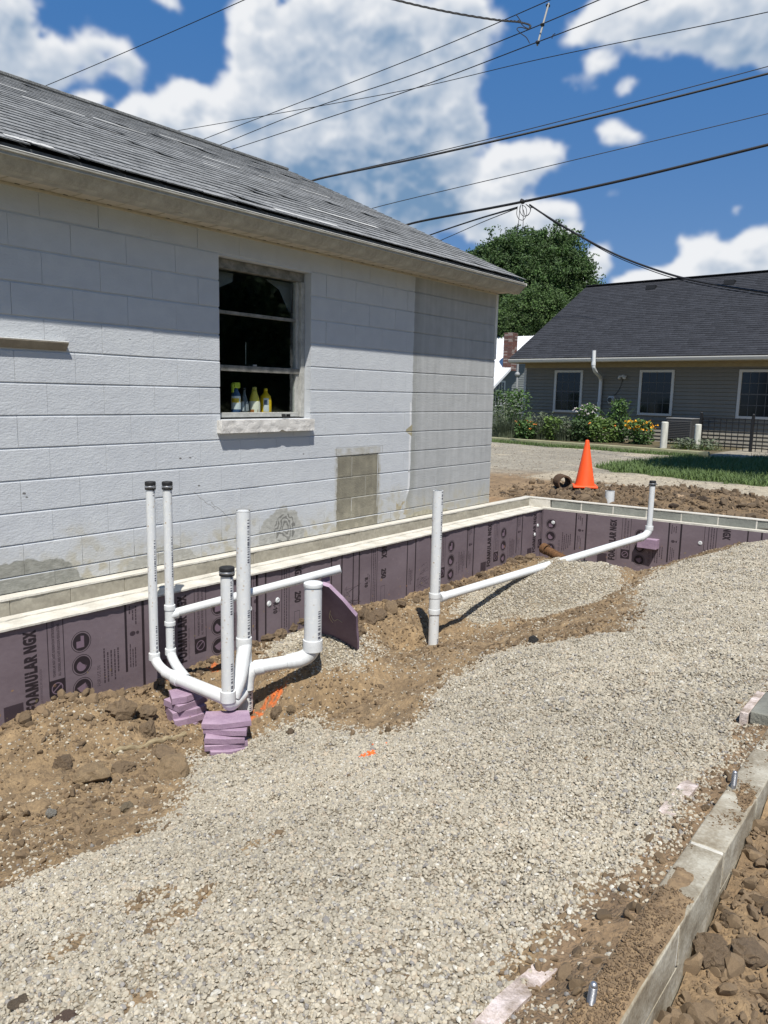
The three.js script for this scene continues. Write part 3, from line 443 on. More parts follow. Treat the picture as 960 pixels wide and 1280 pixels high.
function alongCross(g) { g.rotateY(crossDir); g.translate(RWX(0.1), 0, 0.1); return g; }  // local: z runs along the cross wall, x = 0 its inner face
{
  const f = foundation('grey block foundation wall with white mortar joints across the far end of the pit', V3(6.7, -2.3, 2)), R = rng(81);
  const plain = std({ map: tone([0.43, 0.44, 0.42], [0.55, 0.56, 0.53], 0.9), bumpMap: T_grit, bumpScale: 0.004, roughness: 0.95 });
  part('mortar_return', [alongCross(box(-0.001, 0.1, YL, YT - 0.004, -0.09, 0.29, 0.004))], M.mortar, f);
  for (let z = 0.30; z < 4.1; z += 0.4064) {
    part('block', [alongCross(box(0 + R() * 0.003, 0.1, YL + 0.012, YT - 0.008, z + 0.006, z + 0.4004, 0.005))], plain, f);
    part('mortar_joint', [alongCross(box(0.0015, 0.095, YL + 0.004, YT - 0.005, z + 0.3985, z + 0.4145, 0.003))], M.mortar, f);
  }
  part('mortar_cap', [alongCross((() => { const g = wavy(-0.1, 4.2, -0.1, 0.004, YT - 0.008, YT + 0.001, 9, 0.012); g.rotateY(-Math.PI / 2); g.scale(1, 1, 1); return g; })())], M.mortar, f);
  part('ledge', [alongCross((() => { const g = wavy(0.2, 4.2, -0.05, 0.075, YL - 0.008, YL + 0.012, 19, 0.012); g.rotateY(-Math.PI / 2); return g; })())], M.mortar, f);
  part('base_course', [alongCross(box(0.002, 0.12, -2.3, YL - 0.009, -0.1, 4.2))], M.greyBlock, f);
}
{ // the near wall
  const f = foundation('dirt smeared concrete block foundation wall with anchor bolts in the bottom right corner', V3(1, -2.3, 4.25)), R = rng(18);
  const bl = [std({ map: tone([0.44, 0.40, 0.33], [0.68, 0.66, 0.60], 0.35), bumpMap: T_rough, bumpScale: 0.005, roughness: 0.95 }), std({ map: tone([0.44, 0.39, 0.31], [0.70, 0.68, 0.62], 0.5), bumpMap: T_rough, bumpScale: 0.005, roughness: 0.95 })];
  for (let x = -3.19, i = 0; x < 6.7; x += 0.4064, i++) {
    const g = new RoundedBoxGeometry(0.396, 0.12, 0.1, 3, 0.006); const p = g.attributes.position; for (let k = 0; k < p.count; k++) { const q = fbm(p.getX(k) * 14 + x * 9, p.getY(k) * 14, p.getZ(k) * 14, 3) * 0.006; p.setXYZ(k, p.getX(k), p.getY(k) + q, p.getZ(k) + q); }
    g.computeVertexNormals(); g.translate(x + 0.2, YT - 0.06 + (R() - 0.5) * 0.006, 4.255); part('block', [boxUV(g)], bl[i % 2], f);
    part('mortar_joint', [box(x + 0.395, x + 0.412, YT - 0.118, YT - 0.004 + R() * 0.004, 4.209, 4.302, 0.004)], M.mortar, f);
  }
  part('base_course', [box(-3.2, 6.8, -2.3, YT - 0.125, 4.212, 4.303)], bl[1], f);
  const bolt = (p, h, lean) => { const gs = []; const c = new THREE.CylinderGeometry(0.0085, 0.0085, h, 14, 12); c.translate(0, h / 2, 0); gs.push(c); const t = new THREE.SphereGeometry(0.0085, 14, 6, 0, 7, 0, 1.5); t.translate(0, h, 0); gs.push(t); for (let i = 0; i < 14; i++) { const r = new THREE.TorusGeometry(0.0085, 0.0011, 5, 14); r.rotateX(Math.PI / 2); r.translate(0, h - 0.004 - i * 0.0028, 0); gs.push(r); } for (const g of gs) { g.rotateX(lean[0]); g.rotateZ(lean[1]); g.translate(p.x, p.y, p.z); } part('anchor_bolt', gs, M.steel, f); };
  bolt(V3(-1.15, YT - 0.01, 4.235), 0.062, [0.05, -0.1]); bolt(V3(0.07, YT - 0.03, 4.225), 0.085, [0.0, -0.12]);
}

// ---------------------------------------------------------------- foam boards with their print
// print elements: kind and position along the board (metres from its start), all reading up the board (or down when flipped)
function foamPrint(len, items, seed) {
  const Hm = 0.95, w = 2048, ppm = w / len, h = Math.min(1024, Math.round(ppm * Hm));
  return ctex(w, h, (g) => {
    const py = h / Hm;
    g.fillStyle = 'rgb(112,100,106)'; g.fillRect(0, 0, w, h);
    const img = g.getImageData(0, 0, w, h), d = img.data;
    for (let j = 0; j < h; j += 1) for (let i = 0; i < w; i += 1) { const n = fbm(i / ppm * 2.3 + seed, j / py * 5, seed, 4) * 16 + fbm(i / ppm * 24, j / py * 40, seed, 2) * 7, o = (j * w + i) * 4; d[o] += n; d[o + 1] += n; d[o + 2] += n; }
    g.putImageData(img, 0, 0);
    const ink = 'rgba(33,24,31,.95)', soft = 'rgba(45,35,43,.8)';
    const S = ppm, sy = py / ppm;
    g.scale(S, py);                                  // now in metres, y down from the board's top
    const text = (s, x, y, size, flip, weight = 'bold', fill = ink, squeeze = 0.62) => { g.save(); g.translate(x, y); g.rotate(flip ? Math.PI / 2 : -Math.PI / 2); g.scale(squeeze * size / 100, size / 100); g.fillStyle = fill; g.font = weight + ' 100px sans-serif'; g.fillText(s, 0, 0); if (size > 0.05) { g.strokeStyle = fill; g.lineWidth = 8; g.strokeText(s, 0, 0); } g.restore(); };
    const lines = (x, y0, y1, n, gap, r) => { g.fillStyle = soft; const R = rng(r); for (let i = 0; i < n; i++) { let y = y0 + (i === 0 ? 0 : R() * 0.04); const X = x + i * gap; while (y < y1 - (R() < 0.4 ? R() * 0.1 : 0)) { const l = 0.006 + R() * 0.022; g.fillRect(X, y, gap * 0.42, Math.min(l, y1 - y)); y += l + 0.004; } } };
    const circ = (x, y, r, k) => { g.strokeStyle = ink; g.lineWidth = 0.004; g.beginPath(); g.arc(x, y, r, 0, 7); g.stroke(); g.fillStyle = ink; g.beginPath(); g.arc(x, y, r * 0.86, 0, 7); g.fill(); g.fillStyle = 'rgb(118,100,113)'; g.beginPath(); if (k === 0) { g.moveTo(x - r * 0.5, y - r * 0.1); g.lineTo(x - r * 0.05, y - r * 0.1); g.lineTo(x - r * 0.05, y - r * 0.6); g.lineTo(x + r * 0.3, y - r * 0.55); g.lineTo(x + r * 0.3, y + r * 0.55); g.lineTo(x - r * 0.5, y + r * 0.55); } else if (k === 1) { g.arc(x - r * 0.05, y + r * 0.1, r * 0.5, 0.3, 4.4); g.lineTo(x + r * 0.1, y - r * 0.05); g.lineTo(x + r * 0.5, y + r * 0.15); } else { g.moveTo(x - r * 0.6, y - r * 0.1); g.lineTo(x - r * 0.1, y - r * 0.3); g.lineTo(x + r * 0.3, y - r * 0.45); g.lineTo(x + r * 0.55, y + r * 0.1); g.lineTo(x + r * 0.1, y + r * 0.55); g.lineTo(x - r * 0.3, y + r * 0.3); } g.closePath(); g.fill(); g.fillStyle = soft; for (let i = 0; i < 3; i++) g.fillRect(x + r * (0.3 + i * 0.13), y - r * 0.35, r * 0.06, r * 0.6); };
    for (const [k, x, fl] of items) {
      if (k === 'A') { // name, tall box, three round symbols, list, bars
        text('FOAMULAR NGX', x + 0.045, 0.545, 0.105, fl); text('HIGH PERFORMANCE XPS INSULATION', x + 0.075, 0.53, 0.022, fl, 'normal', soft);
        g.strokeStyle = ink; g.lineWidth = 0.005; g.strokeRect(x + 0.12, -0.1, 0.105, 0.585); g.fillStyle = ink; g.fillRect(x + 0.12, 0.39, 0.105, 0.115);
        text('FOAMULAR NGX (NEXT GENERATION EXTRUDED) CONFORMS TO', x + 0.165, 0.37, 0.026, fl, 'bold', ink, 0.55); text('ALL FEDERAL AND STATE EMISSION REGULATIONS', x + 0.20, 0.37, 0.026, fl, 'bold', ink, 0.55);
        g.strokeStyle = 'rgb(118,100,113)'; g.lineWidth = 0.007; g.beginPath(); g.arc(x + 0.172, 0.447, 0.035, 0, 7); g.moveTo(x + 0.14, 0.47); g.lineTo(x + 0.2, 0.42); g.stroke();
        for (let i = 0; i < 3; i++) circ(x + 0.345, 0.185 + i * 0.155, 0.068, i);
        text('FOR USE IN', x + 0.475, 0.52, 0.035, fl, 'normal', soft, 0.8); lines(x + 0.50, 0.27, 0.51, 5, 0.026, x * 100 + 3);
        g.fillStyle = ink; g.fillRect(x + 0.665, -0.1, 0.017, 0.58); g.fillRect(x + 0.80, -0.1, 0.02, 1.1); lines(x + 0.70, 0.02, 0.16, 3, 0.024, x * 10 + 9); lines(x + 0.70, 0.29, 0.46, 3, 0.02, x * 10 + 5); g.beginPath(); g.ellipse(x + 0.725, 0.22, 0.022, 0.017, 0, 0, 7); g.fill(); g.beginPath(); g.ellipse(x + 0.765, 0.22, 0.012, 0.012, 0, 0, 7); g.fill();
        g.fillStyle = soft; g.fillRect(x - 0.17, 0.47, 0.12, 0.12);      // plain stand-in for a printed picture
      } else if (k === 'B') { // the same print upside down: strength figures and name reading down
        g.fillStyle = ink; g.fillRect(x, -0.1, 0.014, 1.1); g.fillRect(x + 0.085, -0.1, 0.017, 1.1); text('R-10', x + 0.18, 0.27, 0.06, true, 'bold', ink, 0.8); lines(x + 0.22, 0.24, 0.36, 2, 0.02, x * 9 + 2);
        g.fillRect(x + 0.27, -0.1, 0.009, 0.72); lines(x + 0.30, 0.0, 0.58, 2, 0.026, x * 7 + 4); g.fillRect(x + 0.355, -0.1, 0.009, 0.72);
        text('FOAMULAR NGX', x + 0.43, -0.38, 0.105, true); text('250', x + 0.43, 0.23, 0.095, true); g.strokeStyle = soft; g.lineWidth = 0.004; g.strokeRect(x + 0.425, 0.4, 0.06, 0.3);
        for (let i = 0; i < 3; i++) circ(x + 0.78 - 0.34 + 0.28, -0.09 + i * 0.02, 0.05, i);
      } else if (k === 'bars') { g.fillStyle = ink; g.fillRect(x, -0.1, 0.014, 1.1); g.fillRect(x + 0.14, -0.1, 0.017, 1.1); lines(x + 0.04, 0.3, 0.5, 3, 0.024, x * 5 + 1); }
      else if (k === 'draw') { g.strokeStyle = soft; g.lineWidth = 0.003; const R = rng(x * 100 + 1); for (let i = 0; i < 5; i++) { g.beginPath(); for (let q = 0; q < 7; q++) g.lineTo(x + R() * 0.25, 0.28 + i * 0.05 + R() * 0.1); g.stroke(); } }
    }
    const R = rng(seed + 50); // mud splashed on the lower part, scuffs
    for (let i = 0; i < 260; i++) { const x = R() * len, y = 0.95 - R() * R() * 0.75, r = 0.002 + R() * R() * 0.012; g.fillStyle = `rgba(${130 + R() * 30},${104 + R() * 24},${70 + R() * 20},${0.3 + R() * 0.5})`; g.beginPath(); g.ellipse(x, y, r, r * (0.6 + R()), R() * 3, 0, 7); g.fill(); }
    for (let i = 0; i < 14; i++) { g.strokeStyle = `rgba(190,170,180,${0.2 + R() * 0.4})`; g.lineWidth = 0.002 + R() * 0.002; const x = R() * len, y = 0.15 + R() * 0.5; g.beginPath(); g.moveTo(x, y); g.lineTo(x + (R() - 0.5) * 0.08, y + (R() - 0.5) * 0.08); g.stroke(); }
  }, [1 / len, 1 / Hm, 0, 1]);
}
function foamBoard(len, items, seed, label, group, place, pos, washers = []) {
  // local: u along the board from 0, y = 0 at its top, front face at z = 0
  const face = std({ map: foamPrint(len, items, seed), roughness: 0.62, bumpMap: T_grit, bumpScale: 0.0008 });
  const t = thing('foam_board', pos, label, 'insulation board', group);
  const g = box(0.002, len - 0.002, -0.95, 0, -0.05, 0, 0.002); part('panel', place(g), face, t);
  for (const [u, y] of washers) { const c = [new THREE.CylinderGeometry(0.022, 0.024, 0.004, 20).rotateX(Math.PI / 2).translate(u, y, 0.003), new THREE.TorusGeometry(0.013, 0.003, 6, 20).translate(u, y, 0.006), new THREE.CylinderGeometry(0.005, 0.005, 0.006, 10).rotateX(Math.PI / 2).translate(u, y, 0.006)]; for (const q of c) if (q.index) {} part('washer', place(mergeGeometries(c.map((q) => q.toNonIndexed()))), M.pvc, t); }
}
{
  const L = (x0) => [(g) => g.translate(x0, YL - 0.013, 0.315), V3(x0, YL - 0.95, 0.3)];
  let [p, o] = L(-3.37); foamBoard(2.43, [['A', 0.4], ['A', 1.54]], 1, 'purple printed foam board at the left edge of the photo against the long foundation wall', undefined, p, o);
  [p, o] = L(-0.93); foamBoard(2.43, [['A', 0.57], ['A', 1.70]], 2, 'purple printed foam board behind the two tall capped white pipes', undefined, p, o, [[2.36, -0.27]]);
  [p, o] = L(1.51); foamBoard(2.43, [['B', 0.0], ['bars', 0.88], ['draw', 1.06], ['B', 1.18], ['bars', 2.02], ['draw', 2.2]], 3, 'purple foam board reading 250 behind the small gravel pile and cut foam sheet', undefined, p, o, [[0.13, -0.27], [0.225, -0.26]]);
  [p, o] = L(3.95); foamBoard(2.54, [['A', 0.05], ['A', 1.2], ['A', 2.34]], 4, 'purple printed foam board between the uncapped standpipe and the far inside corner', undefined, p, o, [[2.43, -0.2], [2.36, -0.31]]);
  // the cross wall: u runs towards the camera, front face looks back along -x
  const Cx = (z0) => [(g) => { g.rotateY(-Math.PI / 2); g.translate(-0.075, YL - 0.008, z0); return alongCross(g); }, V3(RWX(z0) - 0.05, YL - 0.95, z0 + 0.1)];
  [p, o] = Cx(0.215); foamBoard(2.0, [['A', -0.21], ['A', 0.93], ], 5, 'purple printed foam board on the far cross wall between corner and bent white pipe', undefined, p, o, [[0.16, -0.16]]);
  [p, o] = Cx(2.215); foamBoard(1.9, [['B', -0.23], ['bars', 0.45], ['B', 1.0]], 6, 'purple foam board on the far cross wall half buried by gravel at the right edge', undefined, p, o, [[-0.06 + 0.02, -0.2]]);
}
// boards against the near wall, only their dusty top edges show
for (const [x0, x1, z, lab] of [[-1.62, -0.93, 4.03, 'dusty foam board edge in the gravel by the bottom anchor bolt'], [-0.05, 0.36, 4.045, 'pale dusty foam board edge between gravel and dirt beside the near wall']]) {
  const t = thing('foam_strip', V3((x0 + x1) / 2, -1.8, z), lab, 'insulation board'); const g = new THREE.BoxGeometry(x1 - x0, 0.6, 0.055, 40, 2, 3), p = g.attributes.position; for (let i = 0; i < p.count; i++) { const e = fbm(p.getX(i) * 12 + x0, p.getZ(i) * 30, 2, 3) * 0.016; p.setY(i, p.getY(i) + e - 0.035 * sstep(0.1, 0.5, p.getX(i) / (x1 - x0))); p.setZ(i, p.getZ(i) + e); } g.computeVertexNormals(); g.translate((x0 + x1) / 2, -1.524, z); part('edge', [boxUV(g)], M.foamDust, t);
}

// ---------------------------------------------------------------- gravel, crumbs, clods
function stoneGeo(seed, detail, rough, flat = 0.72) {
  let g = new THREE.IcosahedronGeometry(1, detail); g = mergeVertices((g.deleteAttribute('uv'), g.deleteAttribute('normal'), g), 1e-4); const R = rng(seed), p = g.attributes.position, cuts = []; for (let i = 0; i < 9; i++) cuts.push([V3(R() - 0.5, (R() - 0.5) * 0.8, R() - 0.5).normalize(), 0.55 + R() * 0.3]);
  for (let i = 0; i < p.count; i++) { const v = V3(p.getX(i), p.getY(i), p.getZ(i)), k = 1 + fbm(v.x * 1.1 + seed * 3.7, v.y * 1.1, v.z * 1.1, 2) * rough * 1.6 + (R() - 0.5) * rough * (detail > 2 ? 0.08 : 0.5) + fbm(v.x * 4 + seed, v.y * 4, v.z * 4, 3) * rough * 0.5; v.multiplyScalar(k); for (const [n, dd] of cuts) { const e = v.dot(n) - dd; if (e > 0) v.addScaledVector(n, -e * 0.9); } if (detail > 2) v.multiplyScalar(1 + (0.25 - Math.abs(n3(v.x * 2.3 + seed, v.y * 2.3, v.z * 2.3))) * 0.30 + fbm(v.x * 5 + seed, v.y * 5, v.z * 5, 4) * 0.34); v.y *= flat; p.setXYZ(i, v.x, v.y, v.z); }
  return g;
}
function faceted(g, angle = 0.5) { let q = toCreasedNormals(g, angle); return q; }
const inView = (p, m = 60) => { const [x, y, d] = pix(p); return d > 0.3 && x > -m && x < 960 + m && y > -m && y < 1280 + m; };
{
  const R = rng(2024), mats = [], cols = [], q = new THREE.Quaternion(), e = new THREE.Euler(), c = new THREE.Color();
  const put = (x, y, z, s, sy, col) => { e.set((R() - 0.5) * 1.1, R() * 6.28, (R() - 0.5) * 1.1); q.setFromEuler(e); mats.push(new THREE.Matrix4().compose(V3(x, y, z), q, V3(s * (0.75 + R() * 0.6), sy * (0.7 + R() * 0.6), s * (0.75 + R() * 0.6)))); cols.push(col); };
  const stoneCol = (x, z) => { if (paintAt(x, z) && R() < 0.8) return [0.85, 0.16, 0.03]; const t = R(), w = fbm(x * 0.9, 4, z * 0.9, 3) * 0.12, l = 0.372 + w * 0.9 + (R() - 0.5) * 0.18; if (t < 0.07) return [l * 0.62, l * 0.58, l * 0.53]; if (t < 0.17) return [l * 0.98, l * 0.83, l * 0.62]; if (t < 0.23) return [l * 1.25, l * 1.19, l * 1.03]; return [l, l * 0.90, l * 0.70]; };
  const area = (GX1 - GX0) * (GZ1 - GZ0), N = Math.round(area * 25000);
  for (let i = 0; i < N; i++) {
    const x = GX0 + R() * (GX1 - GX0), z = GZ0 + R() * (GZ1 - GZ0), r = R(), keep = R();
    const y = gy(x, z), p = V3(x, y, z); if (x > RWX(z) - 0.09 || z < 0.34 || !inView(p)) continue;
    const g = gg(x, z), d = pix(p)[2];
    let s = 0.0034 + r * r * 0.0050 + (keep < 0.004 ? 0.005 : 0); 
    let den = g > 0.05 ? 1 : g > -0.02 ? 0.8 : g > -0.12 ? 0.10 + 0.22 * sstep(-0.12, -0.02, g) : 0.012 + 0.05 * sstep(0.0, 0.3, fbm(x * 2.2, 7, z * 2.2, 3) + 0.1);
    if (d > 3.6) { if (keep > 0.62) continue; s *= 1.2; } if (d > 6.2) { if (keep > 0.42) continue; s *= 1.15; }
    if (R() > den) continue;
    put(x, y + s * 0.15 + (g > 0.03 ? (R() - 0.35) * 0.009 : 0), z, s, s, stoneCol(x, z));
  }
  const im = new THREE.InstancedMesh(faceted(stoneGeo(4, 1, 0.5, 0.72), 0.45), std({ roughness: 0.92 }), mats.length); im.name = 'gravel'; im.castShadow = im.receiveShadow = true;
  mats.forEach((m, i) => { im.setMatrixAt(i, m); im.setColorAt(i, c.setRGB(...cols[i].map((v) => Math.max(0.03, v)))); });
  scene.add(im); im.userData.kind = 'stuff'; tag(im, 'pale crushed limestone gravel spread over the pit floor', 'gravel');
}
const clodMat = std({ map: dtex(256, (u, v) => { const k = (0.6 * fine(u, v) + 0.5 * grit(u, v) - 0.3) * 0.8; return [0.72 + k * 0.4, 0.72 + k * 0.4, 0.72 + k * 0.36]; }, 1), roughness: 1 });
const clodGeo = (seed, detail = 2, rough = 0.5) => { const g = faceted(stoneGeo(seed, detail, rough, 0.8), 0.35); g.computeBoundingBox(); return boxUV(g); };
{ // crumbs and small clods of earth
  const R = rng(77), mats = [], cols = [], q = new THREE.Quaternion(), e = new THREE.Euler(), c = new THREE.Color();
  const put = (x, y, z, s, dark) => { e.set(R() * 6, R() * 6.28, R() * 6); q.setFromEuler(e); mats.push(new THREE.Matrix4().compose(V3(x, y, z), q, V3(s * (0.8 + R() * 0.6), s * (0.6 + R() * 0.5), s * (0.8 + R() * 0.6)))); const l = (0.75 + R() * 0.6) * dark; cols.push([0.25 * l, 0.176 * l, 0.106 * l]); };
  const area = (GX1 - GX0) * (GZ1 - GZ0);
  for (let i = 0; i < area * 2600; i++) {
    const x = GX0 + R() * (GX1 - GX0), z = GZ0 + R() * (GZ1 - GZ0), p = V3(x, 0, z), r = R(), t = R(), o = R(); if (x > RWX(z) - 0.1 || z < 0.335) continue; p.y = gy(x, z); if (!inView(p)) continue; const g = gg(x, z);
    const patch = sstep(-0.15, 0.25, fbm(x * 1.7, 11, z * 1.7, 3)), foot = sstep(0.62, 0.36, z);
    let den = g > 0.02 ? 0.002 : 0.1 + 0.55 * patch + 0.5 * foot; if (z > 4.06) den = 0.8; if (t > den) continue;
    const s = (z > 4.06 ? 0.6 : 1) * (0.0035 + 0.010 * r * r) + (o < 0.05 ? 0.012 * R() : 0) + (foot > 0.1 && o > 0.86 ? 0.028 * R() : 0) + (x < 0.7 && g < -0.1 && o > 0.93 ? 0.022 * R() : 0);
    put(x, p.y + s * 0.25, z, s, z > 4.06 ? 0.8 : paintAt(x, z) ? 0.9 : 1); if (paintAt(x, z) && R() < 0.45) cols[cols.length - 1] = [0.75, 0.16, 0.03];
  }
  const im = new THREE.InstancedMesh(clodGeo(3, 1, 0.5), clodMat, mats.length); im.name = 'soil_crumbs'; im.castShadow = im.receiveShadow = true; mats.forEach((m, i) => { im.setMatrixAt(i, m); im.setColorAt(i, c.setRGB(...cols[i])); }); scene.add(im); im.userData.kind = 'stuff'; tag(im, 'brown crumbs of dry soil scattered over the pit floor', 'soil');
}
function rock(name, px, py, wpx, col, seed, label, category, group, opt = {}) {
  const p = opt.p || hit(px, py), d = pix(p)[2], r = wpx / 2 * d / FPX * (name === 'soil_clod' ? 0.92 : 1);
  const g = clodGeo(seed, opt.detail ?? 4, opt.rough ?? 0.42); const P = g.attributes.position; g.rotateY(seed * 1.7); if (opt.tilt) g.rotateZ(opt.tilt);
  g.computeBoundingBox(); const b = g.boundingBox, k = 2 * r / Math.max(b.max.x - b.min.x, b.max.z - b.min.z) * 1.05; g.scale(k * (opt.sx ?? 1), k * (opt.sy ?? 1), k);
  const m = std({ map: clodMat.map, color: lin(...col), roughness: 1, bumpMap: T_grit, bumpScale: 0.012 });
  const uv = g.attributes.uv; for (let i = 0; i < uv.count; i++) uv.setXY(i, uv.getX(i) * 0.4, uv.getY(i) * 0.4);
  const o = mesh(name, g, m); o.position.set(p.x, p.y + r * (opt.sink ?? (name === 'soil_clod' ? 0.16 : 0.3)), p.z); tag(o, label, category, group); return o;
}
const soilC = [0.37, 0.265, 0.165], tan = [0.46, 0.33, 0.195], darkS = [0.29, 0.205, 0.13];
rock('boulder', 217, 966, 44, tan, 5, 'rounded tan rock lying at the edge between dirt and gravel', 'rock', undefined, { rough: 0.22, sy: 0.95 });
rock('soil_clod', 151, 893, 36, soilC, 6, 'large lumpy brown clod against the dirt bank under the printed board', 'clod', undefined, { sy: 1.1 });
rock('soil_clod', 182, 892, 30, soilC, 7, 'brown clod just left of the smaller purple foam stack', 'clod', undefined, { sy: 0.9 });
rock('soil_clod', 185, 917, 26, soilC, 8, 'dark standing clod below the smaller purple foam stack', 'clod', undefined, { sy: 1.3 });
rock('soil_clod', 80, 957, 30, darkS, 9, 'dark angular clod leftmost in the dirt patch', 'clod');
rock('soil_clod', 112, 971, 58, tan, 10, 'broad flat orange brown clod in the middle of the dirt patch', 'clod', undefined, { sy: 0.7 });
rock('soil_clod', 152, 962, 34, soilC, 11, 'clod with a dark hollow beside the broad flat clod', 'clod', undefined, { sy: 0.8 });
rock('soil_clod', 205, 945, 40, soilC, 12, 'brown clod right behind the rounded tan rock', 'clod', undefined, { sy: 0.7 });
rock('stone', 160, 1012, 17, [0.45, 0.36, 0.24], 13, 'small flat beige stone alone on the dirt in front of the rock', 'stone', undefined, { rough: 0.25 });
rock('stone', 64, 1018, 15, [0.55, 0.52, 0.46], 14, 'small whitish stone in the dirt at far left', 'stone', undefined, { rough: 0.25 });
rock('stone', 667, 803, 13, [0.075, 0.072, 0.07], 15, 'dark grey stone alone on the gravel in front of the pit', 'stone', undefined, { rough: 0.2, sy: 1.1 });
rock('stone', 25, 1257, 24, [0.33, 0.25, 0.17], 16, 'brown stone at the bottom left corner of the gravel', 'stone', undefined, { sy: 0.7 });
rock('stone', 82, 1274, 28, [0.30, 0.20, 0.15], 17, 'dark reddish flat stone cut off by the bottom edge of the photo', 'stone', undefined, { sy: 0.5 });
rock('soil_clod', 345, 893, 22, soilC, 18, 'light brown clod right of the larger foam stack beside orange paint', 'clod');
rock('soil_clod', 364, 889, 16, tan, 19, 'small tan clod second to the right of the larger foam stack', 'clod');
rock('soil_clod', 362, 917, 14, darkS, 20, 'small dark clod at the gravel edge right of the larger foam stack', 'clod');
{ // rows of broken clods along the foot of the boards: each one a clod
  const R = rng(60), runs = [[[445, 792, 24], [462, 778, 20], [474, 770, 26], [452, 770, 18], [488, 764, 24], [500, 758, 14], [520, 752, 12]], [[560, 742, 14], [575, 735, 17], [590, 730, 14], [603, 722, 18], [615, 718, 12], [640, 704, 16], [650, 700, 14], [664, 698, 17], [677, 694, 12]], [[330, 800, 26], [348, 795, 24], [362, 785, 20], [372, 776, 16], [384, 772, 13], [318, 808, 16]], [[232, 858, 12], [262, 828, 14], [275, 836, 12], [250, 842, 12], [290, 822, 14]]];
  const words = ['behind the cut foam sheet', 'behind the long sloping pipe', 'behind the white stub pipe', 'between the foam stacks and boards'];
  const nth = ['first', 'second', 'third', 'fourth', 'fifth', 'sixth', 'seventh', 'eighth', 'ninth'];
  runs.forEach((run, k) => run.sort((a, b) => a[0] - b[0]).forEach(([x, y, w], i) => rock('soil_clod', x, y, w * 1.1, R() < 0.5 ? soilC : darkS, 30 + k * 12 + i, 'soil clod, ' + nth[i] + ' from the left in the row ' + words[k], 'clod', 'soil clods in the row ' + words[k], { detail: 3, rough: 0.55, sy: 0.8 + R() * 0.5, tilt: (R() - 0.5) * 1.2 })));
}
{ // half-buried pale strip in the dirt
  const a = hit(140, 944), b = hit(232, 918), n = 24, pts = []; for (let i = 0; i <= n; i++) { const t = i / n, x = lerp(a.x, b.x, t), z = lerp(a.z, b.z, t); pts.push(V3(x, gy(x, z) + 0.004 + fbm(t * 5, 1, 2, 2) * 0.01, z)); }
  const g = new THREE.TubeGeometry(new THREE.CatmullRomCurve3(pts), 60, 0.016, 7); const p = g.attributes.position; for (let i = 0; i < p.count; i++) p.setXYZ(i, p.getX(i) + fbm(p.getX(i) * 30, p.getY(i) * 30, 1, 2) * 0.012, p.getY(i) + fbm(p.getX(i) * 30, 5, p.getZ(i) * 30, 2) * 0.014, p.getZ(i)); g.computeVertexNormals();
  const m = mesh('root', g, std({ map: tone([0.44, 0.38, 0.28], [0.62, 0.57, 0.46], 0.2), roughness: 1 })); tag(m, 'pale dusty root half buried in the dirt in front of the smaller foam stack', 'root');
}

// ---------------------------------------------------------------- pipes
function rod(a, b, r, opt = {}) { // straight pipe with uv in metres: u around, v along
  const L = a.distanceTo(b), g = new THREE.CylinderGeometry(opt.r1 ?? r, r, L, opt.seg ?? 28, 1, opt.open ?? false); const uv = g.attributes.uv; for (let i = 0; i < uv.count; i++) uv.setXY(i, uv.getX(i) * 6.28 * r, uv.getY(i) * L);
  g.translate(0, L / 2, 0); g.applyQuaternion(new THREE.Quaternion().setFromUnitVectors(V3(0, 1, 0), b.clone().sub(a).normalize())); g.translate(a.x, a.y, a.z); return g;
}
function bend(pts, r, seg = 20) { return new THREE.TubeGeometry(new THREE.CatmullRomCurve3(pts, false, 'centripetal'), seg, r, 24); }
function arc(a, c, b, r, seg = 16) { return new THREE.TubeGeometry(new THREE.QuadraticBezierCurve3(a, c, b), seg, r, 26); }
function hub(p, dir, r, h) { const n = dir.clone().normalize(), a = p.clone().addScaledVector(n, -h / 2), b = p.clone().addScaledVector(n, h / 2); const g = new THREE.LatheGeometry([[r - 0.009, 0], [r - 0.002, 0], [r, 0.002], [r, h - 0.002], [r - 0.002, h], [r - 0.009, h]].map(([x, y]) => new THREE.Vector2(x, y)), 28); g.applyQuaternion(new THREE.Quaternion().setFromUnitVectors(V3(0, 1, 0), n)); g.translate(a.x, a.y, a.z); return g; }
const T_print = ctex(64, 1024, (g, w, h) => { const R = rng(6); g.fillStyle = 'rgb(208,211,212)'; g.fillRect(0, 0, w, h); for (let i = 0; i < 900; i++) { const t = 200 + R() * 40; g.fillStyle = `rgba(${t},${t},${t - 6},.25)`; g.fillRect(R() * w, R() * h, 1 + R() * 3, 2 + R() * 22); } for (let i = 0; i < 110; i++) { g.fillStyle = `rgba(150,120,85,${0.15 + R() * 0.5})`; g.beginPath(); g.ellipse(R() * w, R() * h, 0.4 + R() * 1.1, 1 + R() * 4, 0, 0, 7); g.fill(); } for (let y = 40; y < h; y += 7 + R() * 7) { if (Math.floor(y / 210) % 2) continue; g.fillStyle = 'rgba(40,44,60,.85)'; g.fillRect(25, y, 4, 3 + R() * 5); } });
T_print.wrapS = T_print.wrapT = THREE.RepeatWrapping;
function printed(r, turn) { const t = T_print.clone(); t.repeat.set(1 / (6.2832 * r), 1 / 1.4); t.offset.set(turn, 0); return std({ map: t, roughness: 0.4 }); }
